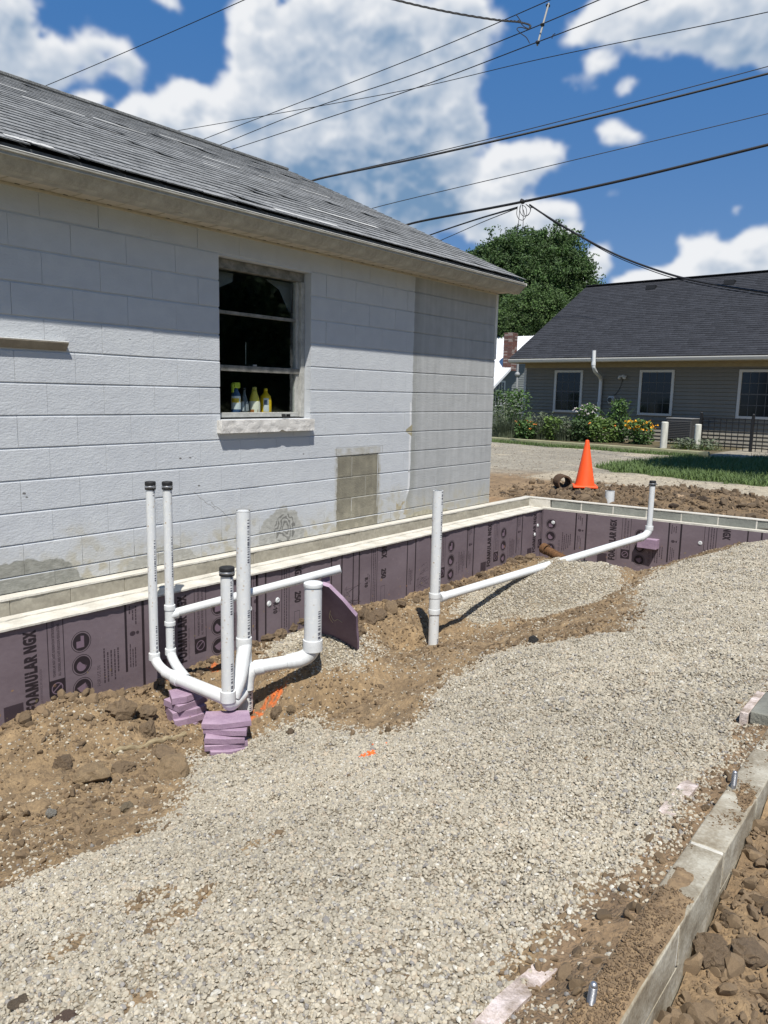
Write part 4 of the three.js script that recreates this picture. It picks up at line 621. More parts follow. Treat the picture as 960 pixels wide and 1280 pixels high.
function pipeCap(x, y, z, r, parent) { // black rubber cap with its steel clamp
  const c = part('rubber_cap', [(() => { const g = new THREE.LatheGeometry([[0, 0.052], [r * 0.9, 0.052], [r, 0.048], [r, 0.03], [r - 0.003, 0.028], [r - 0.003, 0.012], [r, 0.01], [r, 0], [r - 0.006, 0]].map(([a, b]) => new THREE.Vector2(a, b)), 28); g.translate(x, y - 0.025, z); return g; })()], M.rubber, parent);
  part('clamp', [hub(V3(x, y - 0.006, z), V3(0, 1, 0), r + 0.0015, 0.013), box(x - 0.006, x + 0.006, y - 0.014, y + 0.002, z + r, z + r + 0.008, 0.001).rotateY(0)], M.steel, c);
}
const UP = V3(0, 1, 0);
{
  const A = at(193, 822, 5.2), Bp = at(213, 800, 5.25), F = at(285, 868, 4.75), S4 = at(305, 830, 4.97), ST = at(391, 800, 5.0);
  const t = thing('drain_assembly', V3(F.x, -1.85, F.z), 'white plastic drain assembly of five uprights and elbows standing on purple foam stacks', 'pipework');
  const upright = (P, y0, pyTop, r, turn) => { const y1 = upTo(P.x, P.z, pyTop); const m = part('upright_pipe', [rod(V3(P.x, y0, P.z), V3(P.x, y1, P.z), r)], printed(r, turn), t); return [m, y1]; };
  // tall pair
  let [m, y] = upright(A, A.y - 0.01, 607, 0.0295, 0.41); pipeCap(A.x, y, A.z, 0.035, m);
  [m, y] = upright(Bp, Bp.y - 0.1, 607, 0.0295, 0.38); pipeCap(Bp.x, y, Bp.z, 0.035, m);
  // foot of the first upright and the long run to the front upright
  const run0 = at(222, 848, 5.03), runEnd = at(283, 873, 4.78), run1 = at(212, 843, 5.09);
  part('elbow', [arc(V3(A.x, A.y + 0.03, A.z), V3(A.x, A.y - 0.055, A.z), run1, 0.0325), hub(V3(A.x, A.y + 0.01, A.z), UP, 0.037, 0.05)], M.pvc, t);
  part('run_pipe', [rod(run0, runEnd, 0.0432)], M.pvc, t);
  const rd = runEnd.clone().sub(run0).normalize();
  part('reducer', [rod(run1.clone().addScaledVector(rd, -0.045), run0.clone().addScaledVector(rd, 0.02), 0.034, { r1: 0.044 }), hub(run0, rd, 0.049, 0.045)], M.pvc, t);
  // second upright comes down through a tee and joins the run
  const teeY = upTo(Bp.x, Bp.z, 769);
  part('tee', [hub(V3(Bp.x, upTo(Bp.x, Bp.z, 759), Bp.z), UP, 0.037, 0.035), hub(V3(Bp.x, upTo(Bp.x, Bp.z, 779), Bp.z), UP, 0.037, 0.03), rod(V3(Bp.x, upTo(Bp.x, Bp.z, 780), Bp.z), V3(Bp.x, upTo(Bp.x, Bp.z, 758), Bp.z), 0.033), rod(V3(Bp.x, teeY, Bp.z), at(222, 766, 5.25), 0.034)], M.pvc, t);
  part('branch_pipe', [rod(at(217, 766.5, 5.25), at(426, 711, 5.3), 0.0295)], M.pvc, t);
  const wy = at(234, 849, 4.99);
  part('elbow', [arc(V3(Bp.x, Bp.y - 0.07, Bp.z), V3(Bp.x, Bp.y - 0.15, Bp.z), wy, 0.032), hub(V3(Bp.x, Bp.y - 0.08, Bp.z), UP, 0.037, 0.045)], M.pvc, t);
  // front upright
  [m, y] = upright(F, F.y - 0.03, 714, 0.0385, 0.42); pipeCap(F.x, y, F.z, 0.046, m);
  part('front_elbow', [hub(V3(F.x, F.y - 0.01, F.z), UP, 0.047, 0.07), arc(V3(F.x, F.y - 0.03, F.z), V3(F.x, F.y - 0.11, F.z), at(303, 866, 4.93), 0.0425)], M.pvc, t);
  // thick upright behind, its slanted wye and its foot
  [m, y] = upright(S4, upTo(S4.x, S4.z, 806), 638, 0.0446, 0.41);
  part('upright_rim', [hub(V3(S4.x, y - 0.004, S4.z), UP, 0.0455, 0.008)], M.pvc, m);
  part('wye', [hub(V3(S4.x, upTo(S4.x, S4.z, 802), S4.z), UP, 0.051, 0.06), rod(V3(S4.x + 0.012, upTo(S4.x, S4.z, 884), S4.z - 0.006), V3(S4.x, upTo(S4.x, S4.z, 802), S4.z), 0.049), bend([V3(S4.x, upTo(S4.x, S4.z, 806), S4.z + 0.01), at(303.5, 822, 4.91), at(299.5, 848, 4.86), at(291, 872, 4.82)], 0.0445)], M.pvc, t);
  part('foot_pipe', [rod(V3(S4.x + 0.012, upTo(S4.x, S4.z, 888), S4.z), V3(S4.x + 0.012, upTo(S4.x, S4.z, 850), S4.z), 0.047)], printed(0.047, 0.42), t);
  // branch to the capped stub
  const b0 = at(312, 836, 4.97), b1 = at(366, 826, 5.0), bd = b1.clone().sub(b0).normalize();
  part('branch_elbow', [arc(at(308, 862, 4.97), at(308, 836, 4.97), at(324, 834, 4.975), 0.046), hub(at(324, 834, 4.975), bd, 0.049, 0.06)], M.pvc, t);
  part('branch_pipe', [rod(at(322, 834, 4.97), b1, 0.0432)], M.pvc, t);
  const yb = upTo(ST.x, ST.z, 806), yt = upTo(ST.x, ST.z, 730);
  part('closet_elbow', [hub(b1.clone().addScaledVector(bd, -0.01), bd, 0.049, 0.05), arc(b1, V3(ST.x, b1.y + 0.012, ST.z), V3(ST.x, yb + 0.01, ST.z), 0.052), hub(V3(ST.x, yb, ST.z), UP, 0.064, 0.075)], M.pvc, t);
  const stub = part('stub_pipe', [rod(V3(ST.x, yb, ST.z), V3(ST.x, yt, ST.z), 0.0565)], printed(0.0565, 0.42), t);
  part('stub_cap', [(() => { const g = new THREE.LatheGeometry([[0, 0.012], [0.05, 0.013], [0.0605, 0.009], [0.062, 0.004], [0.062, -0.016], [0.058, -0.018]].map(([a, b]) => new THREE.Vector2(a, b)), 30); g.translate(ST.x, yt, ST.z); return g; })()], M.pvc, stub);
}
{
  const P = at(542, 790, 6.7), t = thing('standpipe', V3(P.x, -1.95, P.z), 'uncapped white standpipe joined to a long pipe sloping up to a thin capped riser', 'pipework');
  const yT = upTo(P.x, P.z, 613), y0 = upTo(P.x, P.z, 830), py = (v) => upTo(P.x, P.z, v);
  part('upright_pipe', [rod(V3(P.x, y0, P.z), V3(P.x, yT, P.z), 0.0442, { open: true }), hub(V3(P.x, yT - 0.004, P.z), UP, 0.045, 0.008)], printed(0.0442, 0.42), t);
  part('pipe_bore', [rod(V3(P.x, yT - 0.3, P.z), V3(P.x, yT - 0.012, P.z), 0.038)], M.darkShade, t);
  part('tee', [hub(V3(P.x, py(744), P.z), UP, 0.0515, 0.045), hub(V3(P.x, py(764), P.z), UP, 0.0515, 0.045), rod(V3(P.x, py(766), P.z), V3(P.x, py(742), P.z), 0.048)], M.pvc, t);
  const a = at(550, 747, 6.7), b = at(801, 672, 8.38), n = b.clone().sub(a).normalize(), el = at(811, 668, 8.42);
  part('long_pipe', [rod(a, b, 0.037)], M.pvc, t); part('branch_hub', [hub(a.clone().addScaledVector(n, 0.03), n, 0.043, 0.05)], M.pvc, t);
  const yr = upTo(el.x, el.z, 660), yt = upTo(el.x, el.z, 604);
  part('elbow', [arc(b, el, V3(el.x, yr, el.z), 0.0385), hub(V3(el.x, yr, el.z), UP, 0.042, 0.05), hub(b, n, 0.043, 0.04)], M.pvc, t);
  const r = part('riser_pipe', [rod(V3(el.x, yr, el.z), V3(el.x, yt, el.z), 0.0295)], printed(0.0295, 0.40), t); pipeCap(el.x, yt, el.z, 0.035, r);
}
{ // pipe stub beyond the cross wall and bits of drain
  const P = at(762, 622, 10.0), y1 = upTo(P.x, P.z, 613.5), t = thing('pipe_stub', V3(P.x, -1.3, P.z), 'short thick white pipe stub in the dirt bank behind the far block wall', 'pipe');
  part('pipe', [rod(V3(P.x, -1.4, P.z), V3(P.x, y1, P.z), 0.06, { open: true }), hub(V3(P.x, y1 - 0.004, P.z), UP, 0.061, 0.008)], printed(0.06, 0.2), t);
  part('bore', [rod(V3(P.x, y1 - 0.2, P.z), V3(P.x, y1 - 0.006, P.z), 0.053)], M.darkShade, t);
}
{
  const a = at(684, 688, 8.05), b = at(706, 700, 7.85), t = thing('drain_pipe', a, 'rusty brown corrugated drain pipe poking out of the dirt at the far inside corner', 'pipe'), rust = std({ map: tone([0.30, 0.21, 0.13], [0.46, 0.33, 0.21], 0.15), roughness: 1 });
  const gs = [rod(b, a, 0.042, { open: true })], n = b.clone().sub(a), L = n.length(); n.normalize(); for (let i = 0; i < 7; i++) gs.push(hub(a.clone().addScaledVector(n, L * i / 7 + 0.012), n, 0.047, 0.016)); part('pipe', gs, rust, t); part('socket', [hub(at(681, 686, 8.08), n, 0.056, 0.06), rod(at(681, 686, 8.08), at(683, 687, 8.06), 0.048)], rust, t);
}
// ---------------------------------------------------------------- foam offcuts: two stacks, a block, a cut sheet
function slab(name, c, w, d, h, turn, seed, label, group) { // an irregular sawn piece of foam board
  const R = rng(seed), s = new THREE.Shape(), pts = [[-w / 2 + R() * 0.02, -d / 2], [w / 2 - R() * 0.03, -d / 2 + R() * 0.02], [w / 2, d / 2 - R() * 0.03], [w * (R() - 0.5) * 0.4, d / 2 + R() * 0.012], [-w / 2, d / 2 - R() * 0.03]]; pts.forEach(([x, y], i) => i ? s.lineTo(x, y) : s.moveTo(x, y));
  const g = new THREE.ExtrudeGeometry(s, { depth: h - 0.004, bevelEnabled: true, bevelSize: 0.002, bevelThickness: 0.002, bevelSegments: 1 }); g.rotateX(Math.PI / 2); g.translate(0, h - 0.002, 0); const b = boxUV(g);
  const m = mesh(name, b, M.foamSide); m.position.copy(c); m.rotation.set((R() - 0.5) * 0.09, turn, (R() - 0.5) * 0.09); tag(m, label, 'foam offcut', group); return m;
}
{
  const ord = ['lowest', 'second from the bottom', 'third from the bottom', 'fourth from the bottom', 'fifth from the bottom', 'sixth from the bottom', 'topmost'];
  const toCam = V3(CAM.x, 0, CAM.z), f = at(284, 905, 4.72), g0 = gy(f.x, f.z), topY = at(283, 890, 4.75).y - 0.012;
  const face = Math.atan2(CAM.x - f.x, CAM.z - f.z); let y = topY; const hs = 7, h = 0.036;
  for (let i = hs - 1; i >= 0; i--) { y -= h; const R = rng(400 + i), w = [0.30, 0.27, 0.24, 0.25, 0.23, 0.26, 0.29][i], d = 0.20 + R() * 0.03, out = 0.005 + (6 - i) * 0.010 + (R() - 0.5) * 0.02; const cx = f.x + Math.sin(face) * out + Math.cos(face) * (R() - 0.5) * 0.06, cz = f.z + Math.cos(face) * out - Math.sin(face) * (R() - 0.5) * 0.03; slab('foam_offcut', V3(cx, y, cz), w, d, h - 0.001, face + (R() - 0.5) * 0.5, 500 + i, ord[i] + ' purple foam piece of the larger stack under the front capped pipe', 'foam offcuts of the larger stack'); }
  const s2 = at(232, 872, 5.0), t2 = at(228, 858, 5.02).y - 0.012, face2 = Math.atan2(CAM.x - s2.x, CAM.z - s2.z); y = t2; const o2 = ['lowest', 'second from the bottom', 'middle', 'second from the top', 'topmost'];
  for (let i = 4; i >= 0; i--) { y -= 0.045; const R = rng(700 + i); slab('foam_offcut', V3(s2.x + (R() - 0.5) * 0.03 - (i === 4 ? 0.03 : 0) + Math.sin(face2) * (4 - i) * 0.012, y, s2.z + (R() - 0.5) * 0.03 + Math.cos(face2) * (4 - i) * 0.012 ), (i === 4 ? 0.13 : 0.21) + R() * 0.03, 0.16, 0.044, face2 + 0.5 + (R() - 0.5) * 0.5, 800 + i, o2[i] + ' purple foam piece of the smaller stack under the pipe elbow', 'foam offcuts of the smaller stack'); }
  // block under the far elbow, fixed to the board
  const c = onX(813, 678, RWX(1.95) - 0.10), m = mesh('foam_block', box(-0.09, 0.075, -0.065, 0.05, -0.13, 0.1, 0.003), M.foamSide); m.position.copy(c); tag(m, 'small purple foam block wedged under the elbow of the thin far riser', 'foam block');
}
{
  const n = V3(-0.84, -0.50, 0.20).normalize(), p0 = at(430, 812, 5.34), on = (x, y) => { const d = ray(x, y); return CAM.clone().addScaledVector(d, p0.clone().sub(CAM).dot(n) / d.dot(n)); };
  const poly = [[385, 742], [402, 731], [411, 734], [428, 751], [445, 771], [445.5, 788], [447, 804], [447, 830], [425, 850], [385, 850]].map(([x, y]) => on(x, y));
  const V = n.clone().multiplyScalar(-0.03), g = new THREE.BufferGeometry(), pos = [], skin = [], c = poly.reduce((a, b) => a.add(b), V3(0, 0, 0)).multiplyScalar(1 / poly.length), c2 = c.clone().add(V);
  for (let i = 0; i < poly.length; i++) { const a = poly[i], b = poly[(i + 1) % poly.length], a2 = a.clone().add(V), b2 = b.clone().add(V); for (const tri of [[a, b, b2], [a, b2, a2]]) for (const v of tri) pos.push(v.x, v.y, v.z); for (const tri of [[c, b, a], [c2, a2, b2]]) for (const v of tri) skin.push(v.x, v.y, v.z); }
  g.setAttribute('position', new THREE.Float32BufferAttribute(pos, 3)); g.computeVertexNormals();
  const t = thing('foam_sheet', p0, 'purple foam sheet cut to a slant leaning in the small gravel pile', 'foam sheet');
  const face = std({ map: tone([0.42, 0.35, 0.40], [0.48, 0.41, 0.46], 0.5), roughness: 0.8 }); part('cut_edge', [boxUV(g)], M.foamSide, t); const gk = new THREE.BufferGeometry(); gk.setAttribute('position', new THREE.Float32BufferAttribute(skin, 3)); gk.computeVertexNormals(); part('sheet', [boxUV(gk)], face, t);
  const b = at(407, 727, 5.33), q = box(-0.02, 0.02, -0.06, 0.055, -0.03, 0.03, 0.002); q.rotateY(0.7); q.translate(b.x, b.y, b.z); part('pipe_prop', [q], M.foamSide, t);
  const R = rng(4), gs = []; for (const pts of [[[412, 766], [418, 776], [422, 774], [428, 778]], [[413, 763], [412, 772], [416, 778]]]) gs.push(new THREE.TubeGeometry(new THREE.CatmullRomCurve3(pts.map(([x, y]) => on(x, y).addScaledVector(n, 0.001))), 12, 0.0022, 5)); part('scratch', gs, std({ color: lin(0.5, 0.42, 0.3) }), t);
}

// ---------------------------------------------------------------- ground outside the pit
const GRASS = [[738, 584], [770, 580], [806, 577], [845, 572], [900, 574], [985, 577], [990, 613], [900, 603], [850, 598], [800, 593], [765, 589]].map(([x, y]) => { const p = onY(x, y, -1.2); return [p.x, p.z]; });
const K0 = V3(18.16, -1.2, -7.2), KD = V3(-0.125, 0, 0.992);                       // kerb line of the planting bed
const kx = (z) => K0.x + (z - K0.z) * KD.x / KD.z;
const outY = (x, z) => {
  let y = -1.2;
  if (x > 6) { const d = (u, v, a, b, h) => h * Math.exp(-(((x - u) / a) ** 2) - (((z - v) / b) ** 2)); y += d(8.15, 1.5, 0.75, 0.9, 0.17) + d(8.3, 3.2, 0.8, 1.3, 0.05)  + d(8.0, 2.4, 0.7, 0.6, 0.05); const k = sstep(10.2, 8.8, x) * sstep(-1.5, 0.2, z) * (0.25 + 0.75 * sstep(6.9, 7.8, x)); y += k * (fbm(x * 2.6, 2, z * 2.6, 4) * 0.13 + fbm(x * 9, 5, z * 9, 3) * 0.06); y += fbm(x * 0.5, 3, z * 0.5, 3) * 0.03; if (x > kx(z)) y += 0.08; }
  return y;
};
const nearY = (x, z) => -1.30 + 0.09 * sstep(-0.75, 0.4, x) + 0.05 * sstep(4.5, 5.4, z) + fbm(x * 2, 3, z * 2, 3) * 0.10 + fbm(x * 7, 6, z * 7, 4) * 0.09;
const eastMat = std({ map: dirtTex, bumpMap: T_grit, bumpScale: 0.01, vertexColors: true, roughness: 1 });
function sheet(name, x0, x1, z0, z1, step, Y, colour, mat, lab) {
  const nx = Math.round((x1 - x0) / step), nz = Math.round((z1 - z0) / step), pos = [], uv = [], col = [], idx = [];
  for (let j = 0; j <= nz; j++) for (let i = 0; i <= nx; i++) { const x = lerp(x0, x1, i / nx), z = lerp(z0, z1, j / nz), o = j * (nx + 1) + i; pos.push(x, Y(x, z), z); uv.push(x, z); col.push(...colour(x, z)); if (i < nx && j < nz) idx.push(o, o + nx + 1, o + 1, o + 1, o + nx + 1, o + nx + 2); }
  const g = new THREE.BufferGeometry(); g.setAttribute('position', new THREE.Float32BufferAttribute(pos, 3)); g.setAttribute('uv', new THREE.Float32BufferAttribute(uv, 2)); g.setAttribute('color', new THREE.Float32BufferAttribute(col, 3)); g.setIndex(idx); g.computeVertexNormals(); return tag(struct(name, g, mat), lab);
}
const soilRGB = (x, z) => { const a = fbm(x * 0.9, 2, z * 0.9, 4), b = fbm(x * 6, 5, z * 6, 3); return [0.335 + a * 0.12 + b * 0.11, 0.23 + a * 0.09 + b * 0.085, 0.135 + a * 0.06 + b * 0.05]; };
const eastRGB = (x, z) => {
  const b = fbm(x * 5, 5, z * 5, 3), a = fbm(x * 0.8, 4, z * 0.5, 4);
  const road = [0.40 + a * 0.14 + b * 0.10, 0.36 + a * 0.13 + b * 0.09, 0.295 + a * 0.11 + b * 0.08]; let c = soilRGB(x, z);
  if (z > -0.4 && x < 9.4) c = c.map((v) => v * 0.74);
  const e = x + a * 1.4; c = c.map((v, i) => lerp(v, road[i], sstep(9.4, 10.9, e - (z > 0 ? -1.0 : 0))));
  const pale = sstep(0.12, 0.3, fbm(x * 0.9, 8, z * 0.7, 3) + (z > -1.6 && x > 9.3 && x < 12.8 ? 0.36 : 0)); c = c.map((v, i) => lerp(v, [0.60, 0.52, 0.40][i] + b * 0.12, pale * sstep(9.0, 9.8, x) * 0.85));
  const gd = polyDist(GRASS, x, z) + fbm(x * 2, 1, z * 2, 3) * 0.5; if (gd > 0) c = [0.12 + b * 0.06, 0.15 + b * 0.06, 0.05];
  if (x > kx(z) && z < -0.6) c = [0.16, 0.13, 0.07];
  return c;
};
sheet('gravel_drive', 6.72, 24, -13, 7, 0.07, outY, eastRGB, eastMat, 'tan dirt and grey gravel drive beyond the foundation');
sheet('dirt_yard', 5.5, 6.73, -13, -0.02, 0.06, (x, z) => -1.20 + fbm(x * 3, 2, z * 3, 3) * 0.03, (x, z) => soilRGB(x, z).map((v, i) => v * [1.15, 1.1, 1.05][i]), eastMat, 'tan dirt beside the end wall of the block building');
sheet('dug_earth', -3.4, 6.72, 4.31, 6.5, 0.03, nearY, (x, z) => soilRGB(x, z).map((v) => v * 0.92), dirtMat, 'dug brown earth outside the near foundation wall');
{ // wide ground to the horizon, with the building plot left open
  const s = new THREE.Shape(); s.absarc(0, 0, 420, 0, Math.PI * 2); const h = new THREE.Path(); h.moveTo(-3.3, -5.5); h.lineTo(6.9, -5.5); h.lineTo(6.9, -0.1); h.lineTo(-3.3, -0.1); h.closePath(); s.holes.push(h);
  const g = new THREE.ShapeGeometry(s, 64); g.rotateX(-Math.PI / 2); g.translate(0, -1.42, 0);
  const uv = g.attributes.position; const u = new Float32Array(uv.count * 2); for (let i = 0; i < uv.count; i++) { u[2 * i] = uv.getX(i); u[2 * i + 1] = uv.getZ(i); } g.setAttribute('uv', new THREE.BufferAttribute(u, 2));
  tag(struct('ground', g, std({ map: tone([0.30, 0.32, 0.2], [0.44, 0.43, 0.30], 9), roughness: 1 })), 'flat grassy ground running to the horizon');
}
{ // crumbs and stones on the bank, the drive and the dug earth
  const R = rng(515), mats = [], cols = [], q = new THREE.Quaternion(), e = new THREE.Euler(), c = new THREE.Color();
  const put = (x, y, z, s, col) => { e.set(R() * 6, R() * 6.28, R() * 6); q.setFromEuler(e); mats.push(new THREE.Matrix4().compose(V3(x, y, z), q, V3(s * (0.8 + R() * 0.6), s * (0.6 + R() * 0.5), s * (0.8 + R() * 0.6)))); cols.push(col); };
  for (let i = 0; i < 16000; i++) { const x = 6.85 + R() * 3, z = -1.2 + R() * 6, r = R(), k = R(); if (k > sstep(9.9, 8.2, x) * sstep(-1.2, 0.4, z) + 0.06) continue; const s = 0.006 + 0.016 * r * r + 0.05 * Math.pow(r, 22), l = (0.7 + R() * 0.5) * (R() < 0.02 ? 2 : 1); put(x, outY(x, z) + s * 0.1, z, s, [0.23 * l, 0.165 * l, 0.105 * l]); }
  for (let i = 0; i < 9000; i++) { const x = 9.2 + R() * 8, z = -9 + R() * 11; if (x > kx(z) - 0.2 || polyDist(GRASS, x, z) > -0.1) continue; const l = 0.7 + R() * 0.6, s = 0.006 + R() * R() * 0.018; put(x, outY(x, z), z, s, [0.42 * l, 0.37 * l, 0.30 * l]); }
  for (let i = 0; i < 26000; i++) { const x = -2 + R() * 4.6, z = 4.315 + R() * 1.2, r = R(), p = V3(x, -1.3, z); if (!inView(p, 90)) continue; const s = 0.0035 + 0.007 * r * r + 0.03 * Math.pow(r, 14), l = 0.8 + R() * 0.4; put(x, nearY(x, z) + s * 0.15, z, s, [0.29 * l, 0.205 * l, 0.125 * l]); }
  const im = new THREE.InstancedMesh(clodGeo(3, 1, 0.5), clodMat, mats.length); im.name = 'loose_earth'; im.castShadow = im.receiveShadow = true; mats.forEach((m, i) => { im.setMatrixAt(i, m); im.setColorAt(i, c.setRGB(...cols[i])); }); scene.add(im); im.userData.kind = 'stuff'; tag(im, 'loose earth and small stones around the outside of the foundation', 'earth');
}
// big clods thrown against the near wall
const hitNear = (px, py) => { const d = ray(px, py); let t = 0.8, p; for (let i = 0; i < 1500; i++) { t += 0.004; p = CAM.clone().addScaledVector(d, t); if (p.z > 4.31 && p.y < nearY(p.x, p.z)) break; } return p; };
[[888, 1192, 58, 1.0, 'largest brown clod beside the near wall, rounded and cracked'], [935, 1196, 50, 0.9, 'angular brown clod right of the largest clod by the near wall'], [895, 1118, 34, 0.9, 'upper brown clod against the outer face of the near wall'], [868, 1150, 26, 1.0, 'narrow brown clod wedged against the outer face of the near wall'], [950, 1130, 30, 0.7, 'orange brown clod at the right edge of the photo above the big clods'], [848, 1196, 26, 1.1, 'small clod leaning on the wall left of the largest clod'], [915, 1150, 30, 0.8, 'dark clod above the two largest clods by the near wall'], [836, 1225, 34, 0.6, 'flat clod low against the near wall below the largest clod'], [940, 1065, 22, 0.8, 'small dark clod by the near wall at the right edge'], [880, 1100, 20, 0.9, 'small clod tucked under the top edge of the near wall']].forEach(([x, y, w, sy, lab], i) => rock('soil_clod', x, y, w, i === 4 ? [0.44, 0.30, 0.17] : [0.40, 0.285, 0.18], 200 + i, lab, 'clod', undefined, { p: hitNear(x, y), sy, rough: 0.5 }));
{ const p = hitNear(842, 1208), g = new THREE.BoxGeometry(0.013, 0.06, 0.035); const m = mesh('wood_chip', g, std({ color: lin(0.45, 0.25, 0.12) })); m.position.set(p.x, p.y + 0.03, p.z); m.rotation.set(0.5, 0.6, 0.5); tag(m, 'orange wood chip standing against the near wall among the clods', 'wood chip'); }
{ // earth smeared along the top of the near wall
  const pos = [], idx = [], uv = [], col = []; const nx = 260, nz = 10, x0 = -1.35, x1 = 1.3;
  for (let j = 0; j <= nz; j++) for (let i = 0; i <= nx; i++) { const x = lerp(x0, x1, i / nx), z = lerp(4.208, 4.302, j / nz); const cov = (x < -0.62 ? 0.5 : x < -0.5 ? 0.1 : x < -0.22 ? -0.25 : 0.1) + fbm(x * 5, 1, z * 12, 4) * 0.75 - Math.max(0, 0.25 - j * 0.12) - Math.max(0, (j - nz + 1.2) * 0.18); pos.push(x, YT - 0.004 + Math.max(-0.02, Math.min(0.012, cov * 0.03)) + fbm(x * 40, 2, z * 40, 2) * 0.003, z); uv.push(x, z); col.push(...soilRGB(x, z).map((v) => v * 0.95)); if (i < nx && j < nz) { const o = j * (nx + 1) + i; idx.push(o, o + nx + 1, o + 1, o + 1, o + nx + 1, o + nx + 2); } }
  const g = new THREE.BufferGeometry(); g.setAttribute('position', new THREE.Float32BufferAttribute(pos, 3)); g.setAttribute('uv', new THREE.Float32BufferAttribute(uv, 2)); g.setAttribute('color', new THREE.Float32BufferAttribute(col, 3)); g.setIndex(idx); g.computeVertexNormals();
  const m = mesh('spilled_earth', g, std({ map: dirtTex, vertexColors: true, roughness: 1, bumpMap: T_grit, bumpScale: 0.003 })); m.userData.kind = 'stuff'; tag(m, 'brown earth spilled along the top of the near foundation wall', 'earth');
}
{ // fine crumbs lying in that spill
  const R = rng(808), mats = [], cols = [], q = new THREE.Quaternion(), e = new THREE.Euler(), c = new THREE.Color();
  for (let i = 0; i < 9000; i++) { const x = -1.35 + R() * 2.3, z = 4.212 + R() * 0.086, cov = (x < -0.62 ? 0.45 : x < -0.5 ? 0.0 : x < -0.22 ? -0.25 : 0.1) + fbm(x * 5, 1, z * 12, 4) * 0.75; if (R() > cov * 2.2 + 0.06) continue; const s = 0.0012 + 0.0036 * Math.pow(R(), 4), l = 0.7 + R() * 0.7; e.set(R() * 6, R() * 6, R() * 6); q.setFromEuler(e); mats.push(new THREE.Matrix4().compose(V3(x, YT + Math.max(-0.002, Math.min(0.010, cov * 0.03 - 0.003)) + s * 0.3, z), q, V3(s * 1.3, s, s))); cols.push([0.25 * l, 0.17 * l, 0.10 * l]); }
  const im = new THREE.InstancedMesh(clodGeo(3, 1, 0.5), clodMat, mats.length); im.name = 'fine_earth'; im.castShadow = im.receiveShadow = true; mats.forEach((m, i) => { im.setMatrixAt(i, m); im.setColorAt(i, c.setRGB(...cols[i])); }); scene.add(im); im.userData.kind = 'stuff'; tag(im, 'fine crumbs of earth on top of the near foundation wall', 'earth');
}
{ // slab corner at the right edge
  const p = onY(950, 899, YT - 0.06), t = thing('paving_block', p, 'grey concrete block corner lying in the dirt at the right edge', 'block'); const g = new RoundedBoxGeometry(0.3, 0.06, 0.2, 2, 0.006); g.translate(p.x + 0.14, p.y, p.z + 0.06); part('block', [boxUV(g)], M.greyBlock, t); part('rim', [box(p.x - 0.02, p.x + 0.3, p.y - 0.05, p.y + 0.02, p.z - 0.08, p.z - 0.045, 0.004)], M.foamDust, t);
}

// ---------------------------------------------------------------- traffic cone, drain tile, bricks on the bank
{
  const p = onY(730.5, 611, -1.17), t = thing('traffic_cone', V3(p.x, outY(p.x, p.z) + 0.035, p.z), 'plain orange traffic cone standing on the dirt at the edge of the drive', 'cone'), or = std({ map: tone([0.96, 0.33, 0.13], [0.99, 0.38, 0.17], 0.4), roughness: 0.55 }); const y = t.position.y;
  const g = new THREE.LatheGeometry([[0.15, 0.03], [0.143, 0.05], [0.028, 0.70], [0.02, 0.712], [0.012, 0.714], [0.012, 0.70]].map(([a, b]) => new THREE.Vector2(a, b)), 36); g.translate(p.x, y, p.z); part('cone_body', g, or, t);
  const b = new RoundedBoxGeometry(0.36, 0.034, 0.36, 2, 0.012); b.rotateY(0.5); b.translate(p.x, y + 0.018, p.z); part('base', b, or, t);
}
{
  const p = onY(706, 611, -1.18), t = thing('drain_tile', V3(p.x, -1.2, p.z), 'short open end of a dark corrugated drain tile left of the cone', 'pipe'), m = std({ map: tone([0.22, 0.17, 0.13], [0.40, 0.32, 0.25], 0.15), roughness: 1 });
  const d = V3(0.75, 0, -0.66), a = V3(p.x, -1.09, p.z), gs = [rod(a, a.clone().addScaledVector(d, 0.3), 0.085, { open: true }), rod(a.clone().addScaledVector(d, 0.001), a.clone().addScaledVector(d, 0.3), 0.105, { open: true })]; for (let i = 0; i < 6; i++) gs.push(hub(a.clone().addScaledVector(d, 0.02 + i * 0.05), d, 0.112, 0.025)); const rg = new THREE.RingGeometry(0.085, 0.106, 28); rg.applyQuaternion(new THREE.Quaternion().setFromUnitVectors(V3(0, 0, 1), d.clone().negate())); rg.translate(a.x, a.y, a.z); gs.push(rg); part('tile', gs, m, t);
}
const onOut = (x, y) => { const d = ray(x, y); let t = 6, p; for (let i = 0; i < 3000; i++) { t += 0.004; p = CAM.clone().addScaledVector(d, t); if (p.y < outY(p.x, p.z)) break; } return p; };
[[716, 613, 13, 'dark clod between the drain tile and the cone'], [722, 617, 11, 'dark clod right in front of the cone foot'], [738, 621, 9, 'small dark clod left of the short pipe stub'], [866, 622, 16, 'dark clod of roots near the top of the dirt bank'], [880, 626, 15, 'second dark clod of roots on the right slope of the dirt bank'], [842, 634, 13, 'flat dark clod low on the dirt bank'], [628, 617, 10, 'thin dark strip lying by the corner of the building']].forEach(([x, y, w, lab], i) => rock('soil_clod', x, y, w, [0.12, 0.085, 0.06], 300 + i, lab, 'clod', undefined, { p: onOut(x, y), detail: 2, rough: 0.6, sy: i === 6 ? 0.3 : 0.8 }));

